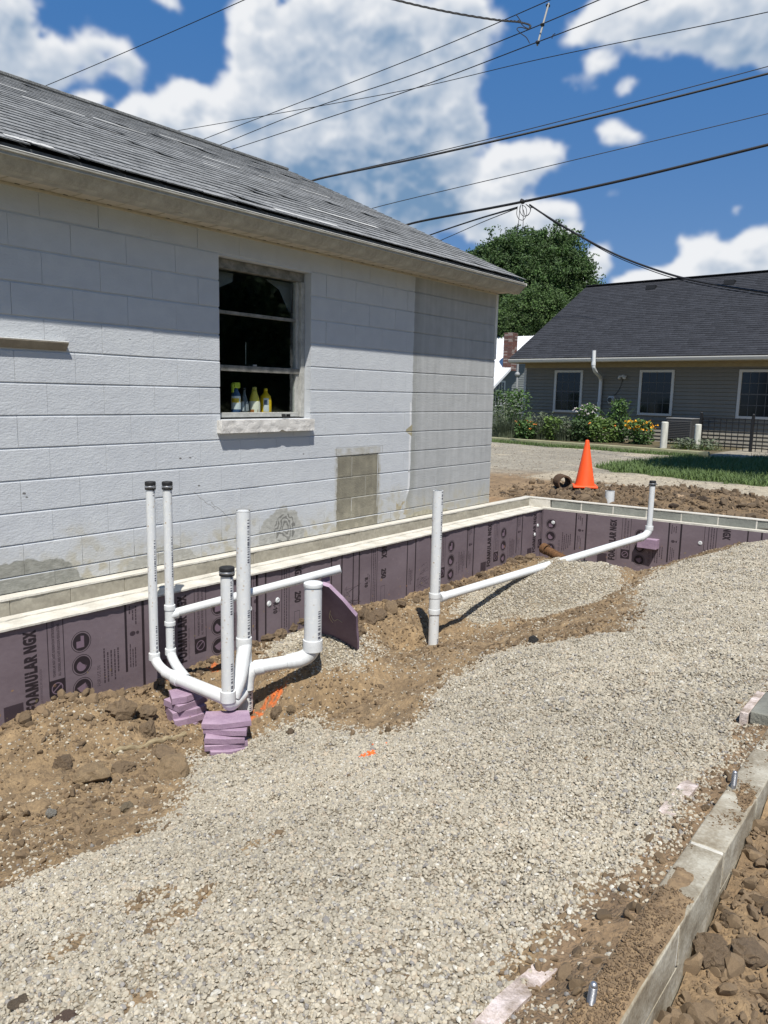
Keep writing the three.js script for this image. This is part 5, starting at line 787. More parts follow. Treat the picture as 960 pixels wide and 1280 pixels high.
// ---------------------------------------------------------------- grey sided house across the drive
const house = (() => {
  const th = rad(-94.9), h = V3(21.55, 1.45, -8.357), nrm = V3(0.996, 0, 0.085), O = h.clone().addScaledVector(nrm, 0.75);
  const H = new THREE.Group(); H.name = numbered('sided_house'); H.position.set(O.x, -1.1, O.z); H.rotation.y = th; scene.add(H); tag(H, 'low house with grey lap siding, dark shingle roof and three grid windows', 'house');
  const P = (n, gs, m, p = H) => mesh(n, Array.isArray(gs) ? mergeGeometries(gs.map((g) => g.index ? g.toNonIndexed() : g)) : gs, m, p);
  const W0 = -0.08, W1 = 15, EV = 2.55, wins = [[1.21, 2.11], [4.26, 5.21], [7.28, 8.2], [11, 11.9]], wy0 = 0.86, wy1 = 2.12;
  const siding = std({ map: tone([0.48, 0.465, 0.425], [0.53, 0.515, 0.475], 1.2), roughness: 0.75 }), white = std({ color: lin(0.62, 0.61, 0.57), roughness: 0.6 }), tanM = std({ map: tone([0.58, 0.52, 0.40], [0.66, 0.60, 0.47], 0.6), roughness: 0.8 });
  // lap siding: every course a board leaning out at its foot, broken by the windows
  const gs = []; const CH = 0.114;
  for (let y = -0.3; y < 2.28; y += CH) { const segs = [[W0, W1]]; for (const [a, b] of wins) if (y + CH > wy0 - 0.06 && y < wy1 + 0.06) { const l = segs.pop(); segs.push([l[0], a - 0.08], [b + 0.08, l[1]]); } for (const [a, b] of segs) if (b > a) { gs.push(quad(V3(a, y + 0.018, 0.034), V3(b, y + 0.018, 0.034), V3(b, y + CH, 0.006), V3(a, y + CH, 0.006)), quad(V3(a, y + 0.018, 0.002), V3(b, y + 0.018, 0.002), V3(b, y + 0.018, 0.034), V3(a, y + 0.018, 0.034)), quad(V3(a, y, 0.002), V3(b, y, 0.002), V3(b, y + 0.018, 0.002), V3(a, y + 0.018, 0.002))); } }
  const wall = P('wall', [box(W0, W1, -0.35, EV - 0.1, -0.15, 0), box(W0, W0 + 0.15, -0.35, EV - 0.1, -9.9, -0.15), box(W0, W1, -0.35, EV - 0.1, -10, -9.9), box(W1, W1 + 0.1, -0.35, EV, -10, 0)], siding);
  P('siding', gs, siding, wall).userData.kind = 'stuff';
  P('frieze', [box(W0, W1, 2.28, EV - 0.1, 0.0, 0.03)], tanM);
  P('corner_post', [box(W0 - 0.02, W0 + 0.07, -0.35, 2.28, 0.001, 0.032)], white);
  const sof = P('soffit', [box(-0.3, W1 + 0.3, EV - 0.13, EV - 0.1, 0.03, 0.68)], tanM);
  const vs = []; for (let x = -0.2; x < W1; x += 0.24) vs.push(box(x, x + 0.015, EV - 0.136, EV - 0.129, 0.08, 0.62)); P('soffit_ribs', vs, tanM, sof).userData.kind = 'stuff';
  const glass = std({ color: lin(0.012, 0.014, 0.017), roughness: 0.12 }), bar = std({ color: lin(0.10, 0.10, 0.10), roughness: 0.6 });
  wins.forEach(([a, b]) => {
    const w = P('window', [box(a - 0.085, b + 0.085, wy1, wy1 + 0.075, 0.0, 0.05, 0.004), box(a - 0.085, b + 0.085, wy0 - 0.075, wy0, 0.0, 0.055, 0.004), box(a - 0.085, a - 0.001, wy0, wy1, 0.001, 0.049, 0.004), box(b + 0.001, b + 0.085, wy0, wy1, 0.001, 0.049, 0.004)], white), mid = (wy0 + wy1) / 2;
    P('pane', [box(a, b, mid + 0.02, wy1, 0.003, 0.012)], glass, w); P('pane', [box(a, b, wy0, mid - 0.02, 0.003, 0.012)], glass, w); P('rail', [box(a, b, mid - 0.02, mid + 0.02, 0.003, 0.03)], bar, w);
    const mu = []; for (let i = 1; i < 4; i++) mu.push(box(lerp(a, b, i / 4) - 0.009, lerp(a, b, i / 4) + 0.009, wy0, wy1, 0.0125, 0.018)); for (const y of [lerp(wy0, mid, 0.5), lerp(mid, wy1, 0.5)]) mu.push(box(a, b, y - 0.009, y + 0.009, 0.0127, 0.0178)); P('glazing_bars', mu, bar, w).userData.kind = 'stuff';
  });
  // roof with courses of dark architectural shingles
  const RU = 3.0, RB = 5.14, sl = Math.hypot(RU + 0.06, RB), ca = RB / sl, sa = RU / sl, NC = 42, EX = sl / NC, R = rng(71), X0 = -0.28, X1 = W1 + 0.3;
  const rp = (x, s, l) => V3(x, EV + 0.02 + s * sa + l * ca, 0.75 - s * ca + l * sa);
  const shM = [0, 1, 2, 3].map((i) => std({ map: T_shing, color: lin(0.058 + i * 0.009, 0.061 + i * 0.0095, 0.074 + i * 0.011), roughness: 0.95 }));
  const body = (() => { const s = new THREE.Shape([[0.73, EV], [0.75 - RB, EV + RU - 0.0], [0.75 - 2 * RB, EV], [0.75 - 2 * RB, EV - 0.1], [0.73, EV - 0.1]].map(([a, b]) => new THREE.Vector2(a, b))); const g = new THREE.ExtrudeGeometry(s, { depth: X1 - X0 - 0.02, bevelEnabled: false }); g.rotateY(-Math.PI / 2); g.translate(X1 - 0.01, 0, 0); return g; })();
  const roof = P('roof', body, M.roofDark);
  const tabs = [[], [], [], []];
  for (let c = 0; c < NC; c++) { let x = X0 - R() * 0.3; while (x < X1) { const w = 0.12 + R() * 0.28, a = Math.max(X0, x), b = Math.min(X1, x + w), up = R() < 0.5 ? 0.004 : 0; if (b - a > 0.02) { const k = Math.floor(R() * 4), s0 = c * EX, s1 = s0 + EX + 0.01; tabs[k].push(quad(rp(a, s0, 0.012 + up), rp(b, s0, 0.012 + up), rp(b, s1, 0.003), rp(a, s1, 0.003)), quad(rp(a, s0, 0), rp(b, s0, 0), rp(b, s0, 0.012 + up), rp(a, s0, 0.012 + up))); } x += w; } }
  tabs.forEach((t, k) => { P('shingles', t, shM[k], roof).userData.kind = 'stuff'; });
  for (let k = 0; k < 6; k++) { const f = (x, s) => { const p = rp(x, s, 0.01); return V3(p.x, p.y, 2 * (0.75 - RB) - p.z); }; P('back_slope', [quad(f(X1, k * sl / 6), f(X0, k * sl / 6), f(X0, (k + 1) * sl / 6), f(X1, (k + 1) * sl / 6))], shM[0], roof); }
  P('ridge_cap', [box(X0, X1, EV + RU + 0.02, EV + RU + 0.05, 0.75 - RB - 0.14, 0.75 - RB + 0.14, 0.01)], shM[2], roof);
  const vloc = (px, py) => { const w = ray(px, py), n = V3(0, ca, sa), inv = H.matrixWorld.clone().invert(); const o = CAM.clone().applyMatrix4(inv), d = w.clone().transformDirection(inv), p0 = V3(0, EV + 0.02, 0.75); return o.addScaledVector(d, p0.sub(o).dot(n) / d.dot(n)); };
  H.updateMatrixWorld(true);
  for (const [px, py] of [[814, 361], [912, 355]]) { const p = vloc(px, py), s = (p.y - EV - 0.02) / sa, v = P('roof_vent', [(() => { const sh = new THREE.Shape([[0, 0], [0.42, 0.03], [0.42, 0.2], [0, 0.2]].map(([a, b]) => new THREE.Vector2(a, b))); const g = new THREE.BoxGeometry(0.34, 0.15, 0.4); g.rotateX(-0.12); g.translate(p.x, p.y + 0.03, p.z - 0.12); return g; })()], M.rubber, roof); }
  P('gutter', [(() => { const s = new THREE.Shape([[0.755, EV + 0.0], [0.835, EV + 0.0], [0.835, EV - 0.03], [0.81, EV - 0.10], [0.755, EV - 0.11]].map(([a, b]) => new THREE.Vector2(a, b))); const g = new THREE.ExtrudeGeometry(s, { depth: X1 - X0 - 0.02, bevelEnabled: false }); g.rotateY(-Math.PI / 2); g.translate(X1 - 0.01, 0, 0); return g; })()], white);
  P('fascia', [box(X0 + 0.02, X1 - 0.02, EV - 0.12, EV - 0.0, 0.71, 0.752)], white);
  P('gable', (() => { const s = new THREE.Shape([[0.0, EV - 0.1], [0.75 - RB, EV + RU - 0.1], [-10, EV - 0.1]].map(([a, b]) => new THREE.Vector2(a, b))); const g = new THREE.ExtrudeGeometry(s, { depth: 0.1, bevelEnabled: false }); g.rotateY(-Math.PI / 2); g.translate(W0 + 0.1, 0, 0); return g; })(), siding);
  // white vent pipe up the wall and past the gutter
  const vp = [[2.74, -0.0, 0.14], [2.74, 0.48, 0.13], [2.87, 0.72, 0.10], [2.88, 1.1, 0.10], [2.89, 1.80, 0.10], [2.91, 1.95, 0.2], [3.02, 2.13, 0.78], [3.04, 2.25, 0.93], [3.04, 2.4, 0.94], [3.03, 2.77, 0.94]].map((a) => V3(...a));
  const pipe = P('vent_pipe', new THREE.TubeGeometry(new THREE.CatmullRomCurve3(vp, false, 'catmullrom', 0.2), 60, 0.058, 16), M.pvc); P('coupling', [new THREE.CylinderGeometry(0.068, 0.068, 0.10, 18).translate(3.035, 2.36, 0.94), new THREE.CylinderGeometry(0.068, 0.068, 0.08, 18).translate(2.88, 1.12, 0.10)], M.pvc, pipe);
  const lamp = P('flood_light', [box(3.5, 3.74, 1.98, 2.02, 0.03, 0.12, 0.01), box(3.58, 3.66, 1.93, 2.04, 0.024, 0.06, 0.01)], white); P('lamp_head', [new THREE.SphereGeometry(0.05, 12, 8).translate(3.53, 1.95, 0.12), new THREE.SphereGeometry(0.05, 12, 8).translate(3.71, 1.95, 0.12)], white, lamp);
  const mt = P('meter', [new THREE.CylinderGeometry(0.10, 0.10, 0.10, 20).rotateX(Math.PI / 2).translate(3.27, 1.24, 0.09), box(3.17, 3.37, 1.12, 1.36, 0.024, 0.06, 0.01)], white); P('meter_glass', [new THREE.CylinderGeometry(0.075, 0.075, 0.04, 20).rotateX(Math.PI / 2).translate(3.27, 1.24, 0.15)], glass, mt);
  P('cable', new THREE.TubeGeometry(new THREE.CatmullRomCurve3([V3(3.62, 1.9, 0.04), V3(3.52, 1.6, 0.03), V3(3.36, 1.36, 0.05)]), 12, 0.008, 5), M.rubber);
  return H;
})();
const inHouse = (x, y, z) => V3(x, y, z).applyMatrix4(house.matrixWorld);
{ // cooling unit
  const c = inHouse(5.95, 0.3, 0.75), t = thing('cooling_unit', V3(c.x, -1.1, c.z), 'dark grey louvred cooling unit standing by the house wall behind the white posts', 'air conditioner'); t.rotation.y = rad(-94.9);
  mesh('case', new RoundedBoxGeometry(0.75, 0.62, 0.6, 2, 0.03).translate(0, 0.42, 0), std({ color: lin(0.05, 0.052, 0.055), roughness: 0.6 }), t); const l = []; for (let i = 0; i < 11; i++) l.push(new THREE.BoxGeometry(0.7, 0.014, 0.02).translate(0, 0.16 + i * 0.05, 0.305)); mesh('louvres', mergeGeometries(l), std({ color: lin(0.11, 0.11, 0.11) }), t).userData.kind = 'stuff'; mesh('top', new RoundedBoxGeometry(0.77, 0.03, 0.62, 2, 0.01).translate(0, 0.745, 0), std({ color: lin(0.20, 0.20, 0.2) }), t);
}
function post(px, pyTop, pyBase, d, r, label, dark) {
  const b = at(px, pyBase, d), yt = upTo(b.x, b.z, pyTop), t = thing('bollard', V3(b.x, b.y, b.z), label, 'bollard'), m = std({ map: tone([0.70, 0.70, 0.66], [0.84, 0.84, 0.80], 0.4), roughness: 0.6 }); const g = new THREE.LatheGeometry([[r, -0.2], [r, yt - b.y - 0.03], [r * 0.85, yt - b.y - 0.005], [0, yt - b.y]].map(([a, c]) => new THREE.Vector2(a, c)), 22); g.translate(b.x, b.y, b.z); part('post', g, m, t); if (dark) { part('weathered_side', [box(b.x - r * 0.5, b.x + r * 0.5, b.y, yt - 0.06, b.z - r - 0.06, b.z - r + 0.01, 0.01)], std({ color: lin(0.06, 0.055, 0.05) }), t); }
}
post(828.5, 527, 567, 21.0, 0.092, 'plain white round bollard beside the yellow flowers');
post(870, 530, 569, 21.0, 0.085, 'weathered white bollard in tall grass by the cooling unit', true);
{ // black metal fence
  const a = at(872, 569, 21.4), b = at(1010, 575, 19.2), d = b.clone().sub(a), L = Math.hypot(d.x, d.z), t = thing('metal_fence', V3(a.x, -1.12, a.z), 'low black metal picket fence on the lawn in front of the grey house', 'fence'), blk = std({ color: lin(0.012, 0.012, 0.013), roughness: 0.5 }); t.rotation.y = Math.atan2(-d.z, d.x);
  const Hh = 0.84; for (const y of [0.10, Hh - 0.10]) mesh('rail', new THREE.BoxGeometry(L, 0.03, 0.03).translate(L / 2, y, 0), blk, t); mesh('rail', new THREE.BoxGeometry(L, 0.03, 0.03).translate(L / 2, Hh, 0), blk, t);
  const pk = new THREE.BoxGeometry(0.016, Hh, 0.016); for (let x = 0.08; x < L; x += 0.165) { const m = mesh('picket', pk, blk, t); m.position.set(x, Hh / 2 + 0.02, 0); }
  const ps = new THREE.BoxGeometry(0.06, Hh + 0.1, 0.06); for (let x = 0.02; x < L; x += 1.42) { const m = mesh('post', ps, blk, t); m.position.set(x, (Hh + 0.1) / 2, 0); const k = mesh('post_cap', new THREE.SphereGeometry(0.035, 10, 8), blk, m); k.position.y = Hh / 2 + 0.07; }
}
{ // kerb of the bed
  const a = V3(kx(-14), -1.2, -14), b = V3(kx(-1.0), -1.2, -1.0), d = b.clone().sub(a), L = d.length(), m = std({ map: tone([0.52, 0.52, 0.40], [0.66, 0.65, 0.52], 0.8), roughness: 0.95 }); const k = thing('kerb', a, 'low pale concrete kerb in front of the planting bed', 'kerb'); k.rotation.y = Math.atan2(-d.z, d.x);
  for (let x = 0; x < L - 0.1; x += 1.5) mesh('kerb_stone', boxUV(new RoundedBoxGeometry(1.49, 0.24, 0.14, 2, 0.015).translate(x + 0.745, 0.02, 0)), m, k);
}

// ---------------------------------------------------------------- plants
function blades(list, R) { // slender curved leaves; each [x, y, z, height, lean, angle, width]
  const pos = [], nor = []; for (const [x, y, z, h, lean, a, w] of list) { const ca = Math.cos(a), sa = Math.sin(a), p = []; for (let i = 0; i <= 3; i++) { const t = i / 3, o = lean * t * t * h, ww = w * (1 - t * 0.9) / 2; p.push([V3(x + ca * o - sa * ww, y + h * t * (1 - 0.15 * lean * t), z + sa * o + ca * ww), V3(x + ca * o + sa * ww, y + h * t * (1 - 0.15 * lean * t), z + sa * o - ca * ww)]); } for (let i = 0; i < 3; i++) for (const v of [p[i][0], p[i][1], p[i + 1][1], p[i][0], p[i + 1][1], p[i + 1][0]]) pos.push(v.x, v.y, v.z); }
  const g = new THREE.BufferGeometry(); g.setAttribute('position', new THREE.Float32BufferAttribute(pos, 3)); g.setAttribute('uv', new THREE.Float32BufferAttribute(new Float32Array(pos.length / 3 * 2), 2)); g.computeVertexNormals(); return g;
}
function leaves(list) { // small pointed leaves [p, size, R]
  const pos = []; const q = new THREE.Quaternion(), e = new THREE.Euler(); for (const [p, s, r] of list) { e.set((r() - 0.5) * 2.2, r() * 6.28, (r() - 0.5) * 2.2); q.setFromEuler(e); const f = (x, y, z) => V3(x * s, y * s, z * s).applyQuaternion(q).add(p); const a = f(0, 0, 0), b = f(0.35, 0.12, 0.5), c = f(0, 0, 1.1), d = f(-0.35, 0.12, 0.5); for (const v of [a, b, c, a, c, d]) pos.push(v.x, v.y, v.z); }
  const g = new THREE.BufferGeometry(); g.setAttribute('position', new THREE.Float32BufferAttribute(pos, 3)); g.setAttribute('uv', new THREE.Float32BufferAttribute(new Float32Array(pos.length / 3 * 2), 2)); g.computeVertexNormals(); return g;
}
const leafM = (r, g, b, t = 0.3) => new THREE.MeshPhysicalMaterial({ color: lin(r, g, b), roughness: 0.8, side: THREE.DoubleSide, transmission: t, thickness: 0 });
const GREEN = { dark: leafM(0.045, 0.10, 0.018), mid: leafM(0.08, 0.17, 0.03), grey: leafM(0.13, 0.165, 0.095), lime: leafM(0.13, 0.22, 0.035), lawn: leafM(0.11, 0.175, 0.04) };
const yellow = std({ color: lin(0.85, 0.42, 0.02), roughness: 0.8, side: THREE.DoubleSide }), whiteF = std({ color: lin(0.62, 0.56, 0.56), roughness: 0.8, side: THREE.DoubleSide }), orangeF = std({ color: lin(0.70, 0.22, 0.04), roughness: 0.8, side: THREE.DoubleSide });
function bush(px, pyBase, d, w, h, kind, mat, seed, label, flower) { // w, h in metres
  h *= 0.86; const b = at(px, pyBase, d), R = rng(seed), t = thing(kind === 'grass' ? 'grass_tuft' : 'flowering_shrub', b, label, kind === 'grass' ? 'ornamental grass' : 'shrub');
  if (kind === 'grass') { const l = []; for (let i = 0; i < 420; i++) { const a = R() * 6.28, r = R() * w * 0.36; l.push([b.x + Math.cos(a) * r, b.y - 0.05, b.z + Math.sin(a) * r, h * (0.45 + R() * 0.6), 0.15 + R() * 0.5, a + (R() - 0.5), 0.022]); } part('foliage', blades(l), mat, t); const f = []; for (let i = 0; i < 260; i++) { const a = R() * 6.28, r = R() * w * 0.5; f.push([V3(b.x + Math.cos(a) * r, b.y + h * (0.35 + R() * 0.7), b.z + Math.sin(a) * r), 0.05 + R() * 0.05, R]); } part('plumes', leaves(f), GREEN.grey, t).userData.kind = 'stuff'; }
  else { const l = [], st = []; for (let i = 0; i < 1100; i++) { const a = R() * 6.28, u = Math.pow(R(), 0.5), v = R(), r = u * w * 0.5 * (0.55 + 0.6 * Math.sin(Math.min(1, v * 1.2) * 2.4)); const lump = 0.75 + 0.5 * fbm(a * 1.3 + seed, v * 3, seed, 3); l.push([V3(b.x + Math.cos(a) * r * lump, b.y + v * h * (0.8 + 0.35 * lump * (1 - u * 0.4)), b.z + Math.sin(a) * r * lump), 0.06 + R() * 0.07, R]); } for (let i = 0; i < 26; i++) { const a = R() * 6.28; st.push([b.x + Math.cos(a) * 0.1 * w, b.y - 0.05, b.z + Math.sin(a) * 0.1 * w, h * (0.7 + R() * 0.45), 0.3 + R() * 0.4, a, 0.018]); } part('foliage', leaves(l), mat, t); part('stems', blades(st), GREEN.mid, t); }
  if (flower) { const f = []; for (let i = 0; i < flower[1]; i++) { const a = R() * 6.28, r = Math.sqrt(R()) * w * 0.5; const p = V3(b.x + Math.cos(a) * r, b.y + h * (0.62 + R() * 0.42), b.z + Math.sin(a) * r); for (let k = 0; k < 5; k++) f.push([p.clone().add(V3((R() - 0.5) * 0.03, (R() - 0.5) * 0.03, (R() - 0.5) * 0.03)), 0.06, R]); } part('flowers', leaves(f), flower[0], t); }
}
bush(630, 551, 25.0, 1.5, 1.45, 'grass', GREEN.grey, 1, 'tall grey green feathery grass beside the corner of the block building');
bush(624, 548, 26.5, 1.3, 1.9, 'shrub', GREEN.dark, 2, 'dark green shrub behind the tall feathery grass at the building corner');
bush(645, 550, 25.5, 1.0, 1.9, 'shrub', GREEN.mid, 13, 'bright green shrub just left of the grey house corner');
bush(657, 553, 24.2, 0.8, 0.75, 'shrub', GREEN.mid, 3, 'low green plant with orange blossoms at the left corner of the grey house', [orangeF, 14]);
bush(676, 553, 24.2, 0.9, 1.05, 'grass', GREEN.grey, 4, 'grey green grass under the first house window, left of its frame');
bush(690, 554, 24.0, 0.8, 0.9, 'shrub', GREEN.lime, 5, 'light green low plant under the first house window');
bush(706, 555, 23.8, 0.9, 0.95, 'grass', GREEN.grey, 6, 'grey green grass under the right side of the first house window');
bush(725, 556, 23.6, 0.9, 0.85, 'shrub', GREEN.dark, 7, 'dark green plant behind the tip of the cone');
bush(733, 551, 24.0, 0.95, 1.25, 'shrub', GREEN.mid, 8, 'tall plant with pale pinkish blossoms at the foot of the white vent pipe', [whiteF, 34]);
bush(752, 557, 23.3, 1.0, 0.95, 'shrub', GREEN.lime, 9, 'light green bushy plant right of the vent pipe foot', [orangeF, 4]);
bush(771, 556, 23.4, 0.7, 1.55, 'shrub', GREEN.mid, 10, 'tall thin green weed in front of the house meter');
bush(798, 561, 22.6, 0.95, 0.95, 'shrub', GREEN.mid, 11, 'round bush of yellow orange daisies left of the white bollard', [yellow, 60]);
bush(853, 571, 20.9, 0.7, 0.55, 'grass', GREEN.lime, 12, 'tuft of long bright grass left of the weathered bollard');
bush(880, 573, 20.6, 0.9, 0.55, 'grass', GREEN.lime, 14, 'tuft of long bright grass right of the weathered bollard');
{ // lawn
  const R = rng(99), l = []; let n = 0; const xs = GRASS.map((p) => p[0]), zs = GRASS.map((p) => p[1]), x0 = Math.min(...xs), x1 = Math.max(...xs), z0 = Math.min(...zs), z1 = Math.max(...zs);
  while (n < 26000) { const x = lerp(x0, x1, R()), z = lerp(z0, z1, R()); n++; if (polyDist(GRASS, x, z) + fbm(x * 2, 1, z * 2, 3) * 0.5 < R() * 0.15 - 0.05) continue; l.push([x, outY(x, z) - 0.01, z, 0.05 + R() * 0.10, 0.2 + R() * 0.7, R() * 6.28, 0.014 + R() * 0.012]); }
  for (let i = 0; i < 7000; i++) { const z = -10 + R() * 9.2, x = kx(z) - 0.1 + R() * R() * -0.35; l.push([x, outY(x, z) - 0.01, z, 0.04 + R() * 0.09, 0.2 + R() * 0.7, R() * 6.28, 0.014 + R() * 0.012]); }
  const m = mesh('lawn_grass', blades(l), GREEN.lawn); m.userData.kind = 'stuff'; tag(m, 'green grass between the drive and the black fence', 'grass');
}
function tree(base, trunkH, blobs, n, seed, mat, label, leafS) {
  const R = rng(seed), t = thing('tree', base, label, 'tree'), bark = std({ map: tone([0.24, 0.20, 0.16], [0.38, 0.33, 0.27], 0.5), roughness: 1 }), gs = [];
  const c0 = blobs[0]; gs.push(rod(base.clone().add(V3(0, -0.3, 0)), base.clone().add(V3(0, trunkH, 0)), 0.42, { r1: 0.26, seg: 14 })); for (const b of blobs) gs.push(rod(base.clone().add(V3(0, trunkH * 0.85, 0)), V3(b[0], b[1], b[2]), 0.2, { r1: 0.05, seg: 8 })); part('trunk', gs, bark, t);
  const mats = [], cols = [], q = new THREE.Quaternion(), e = new THREE.Euler(), V = blobs.map((b) => b[3] ** 3), S = V.reduce((a, b) => a + b, 0);
  blobs.forEach((b, bi) => { for (let i = 0; i < n * V[bi] / S; i++) { const v = V3(R() - 0.5, R() - 0.5, R() - 0.5).normalize(), lump = 1 + fbm(v.x * 2.6 + b[0], v.y * 2.6 + b[1], v.z * 2.6, 3) * 1.15, r = b[3] * lump * (0.55 + 0.45 * Math.pow(R(), 0.5)) * (R() < 0.07 ? 1.16 : 1); e.set(R() * 6, R() * 6, R() * 6); q.setFromEuler(e); const s = leafS * (0.6 + R() * 0.8); mats.push(new THREE.Matrix4().compose(V3(b[0] + v.x * r, b[1] + v.y * r * 0.85, b[2] + v.z * r), q, V3(s, s, s))); const l = 0.7 + R() * 0.6; cols.push([l, l * (0.95 + R() * 0.1), l * 0.9]); } });
  const Rl = rng(seed + 1), lf = []; for (let i = 0; i < 9; i++) lf.push([V3((Rl() - 0.5) * 1.3, (Rl() - 0.5) * 1.0, (Rl() - 0.5) * 1.3), 0.62, Rl]);
  const im = new THREE.InstancedMesh(leaves(lf), mat, mats.length); im.name = 'crown'; im.castShadow = im.receiveShadow = true; const c = new THREE.Color(); mats.forEach((m, i) => { m.elements[12] -= base.x; m.elements[13] -= base.y; m.elements[14] -= base.z; im.setMatrixAt(i, m); im.setColorAt(i, c.setRGB(...cols[i])); }); im.userData.kind = 'stuff'; t.add(im);
}
{
  const bl = [[655, 340, 46, 2.3], [625, 330, 46.5, 1.7], [690, 322, 46, 1.9], [655, 315, 47, 1.5], [705, 350, 45.5, 1.8], [672, 375, 45, 2.2], [628, 372, 45.5, 1.9], [700, 385, 46, 1.6], [718, 342, 46.5, 1.1], [640, 400, 45, 1.6], [603, 335, 47, 1.3]].map(([x, y, d, r]) => { const p = at(x, y, d); return [p.x, p.y, p.z, r]; }), c = at(660, 400, 46);
  tree(V3(c.x, -1.3, c.z), 4, bl, 17000, 41, leafM(0.05, 0.11, 0.017, 0.3), 'large dark green broadleaf tree rising behind the two far houses', 0.20);
  const b2 = [[650, 398, 43, 1.3], [670, 392, 43, 1.5], [628, 405, 43, 1.2], [690, 395, 43, 1.3]].map(([x, y, d, r]) => { const p = at(x, y, d); return [p.x, p.y, p.z, r]; }), c2 = at(662, 420, 43);
  tree(V3(c2.x, -1.3, c2.z), 2.4, b2, 5000, 43, leafM(0.06, 0.12, 0.02, 0.3), 'smaller yellow green tree in front of the big tree above the white metal roof', 0.18);
  // the tree out of frame whose shade lies on the right of the lawn
  tree(V3(12.5, -1.25, 4.6), 3.4, [[11.4, 6.6, 3.6, 1.5], [12.8, 7.2, 4.4, 1.6], [12.4, 5.6, 5.2, 1.4]], 2200, 47, leafM(0.05, 0.11, 0.02), 'leafy tree just outside the right edge shading the lawn by the fence', 0.3);
}
// trees across the street behind the viewer: the dark window mirrors them
[[14, 27, 4.2], [21, 26, 4.6], [28.5, 28, 5.0], [36, 29, 4.8], [6, 29, 4.4]].forEach(([x, z, r], i) => tree(V3(x, -1.4, z), 3, [[x, 3.2, z, r * 0.8], [x - 2, 2.2, z + 0.5, r * 0.7], [x + 2, 2.2, z - 0.5, r * 0.7], [x, 6.2, z, r * 0.62]], 2600, 60 + i, leafM(0.035, 0.075, 0.014, 0.2), ['second', 'third', 'fourth', 'fifth', 'first'][i] + ' tree from the left in the row behind the viewer, mirrored dark in the window', 0.62));
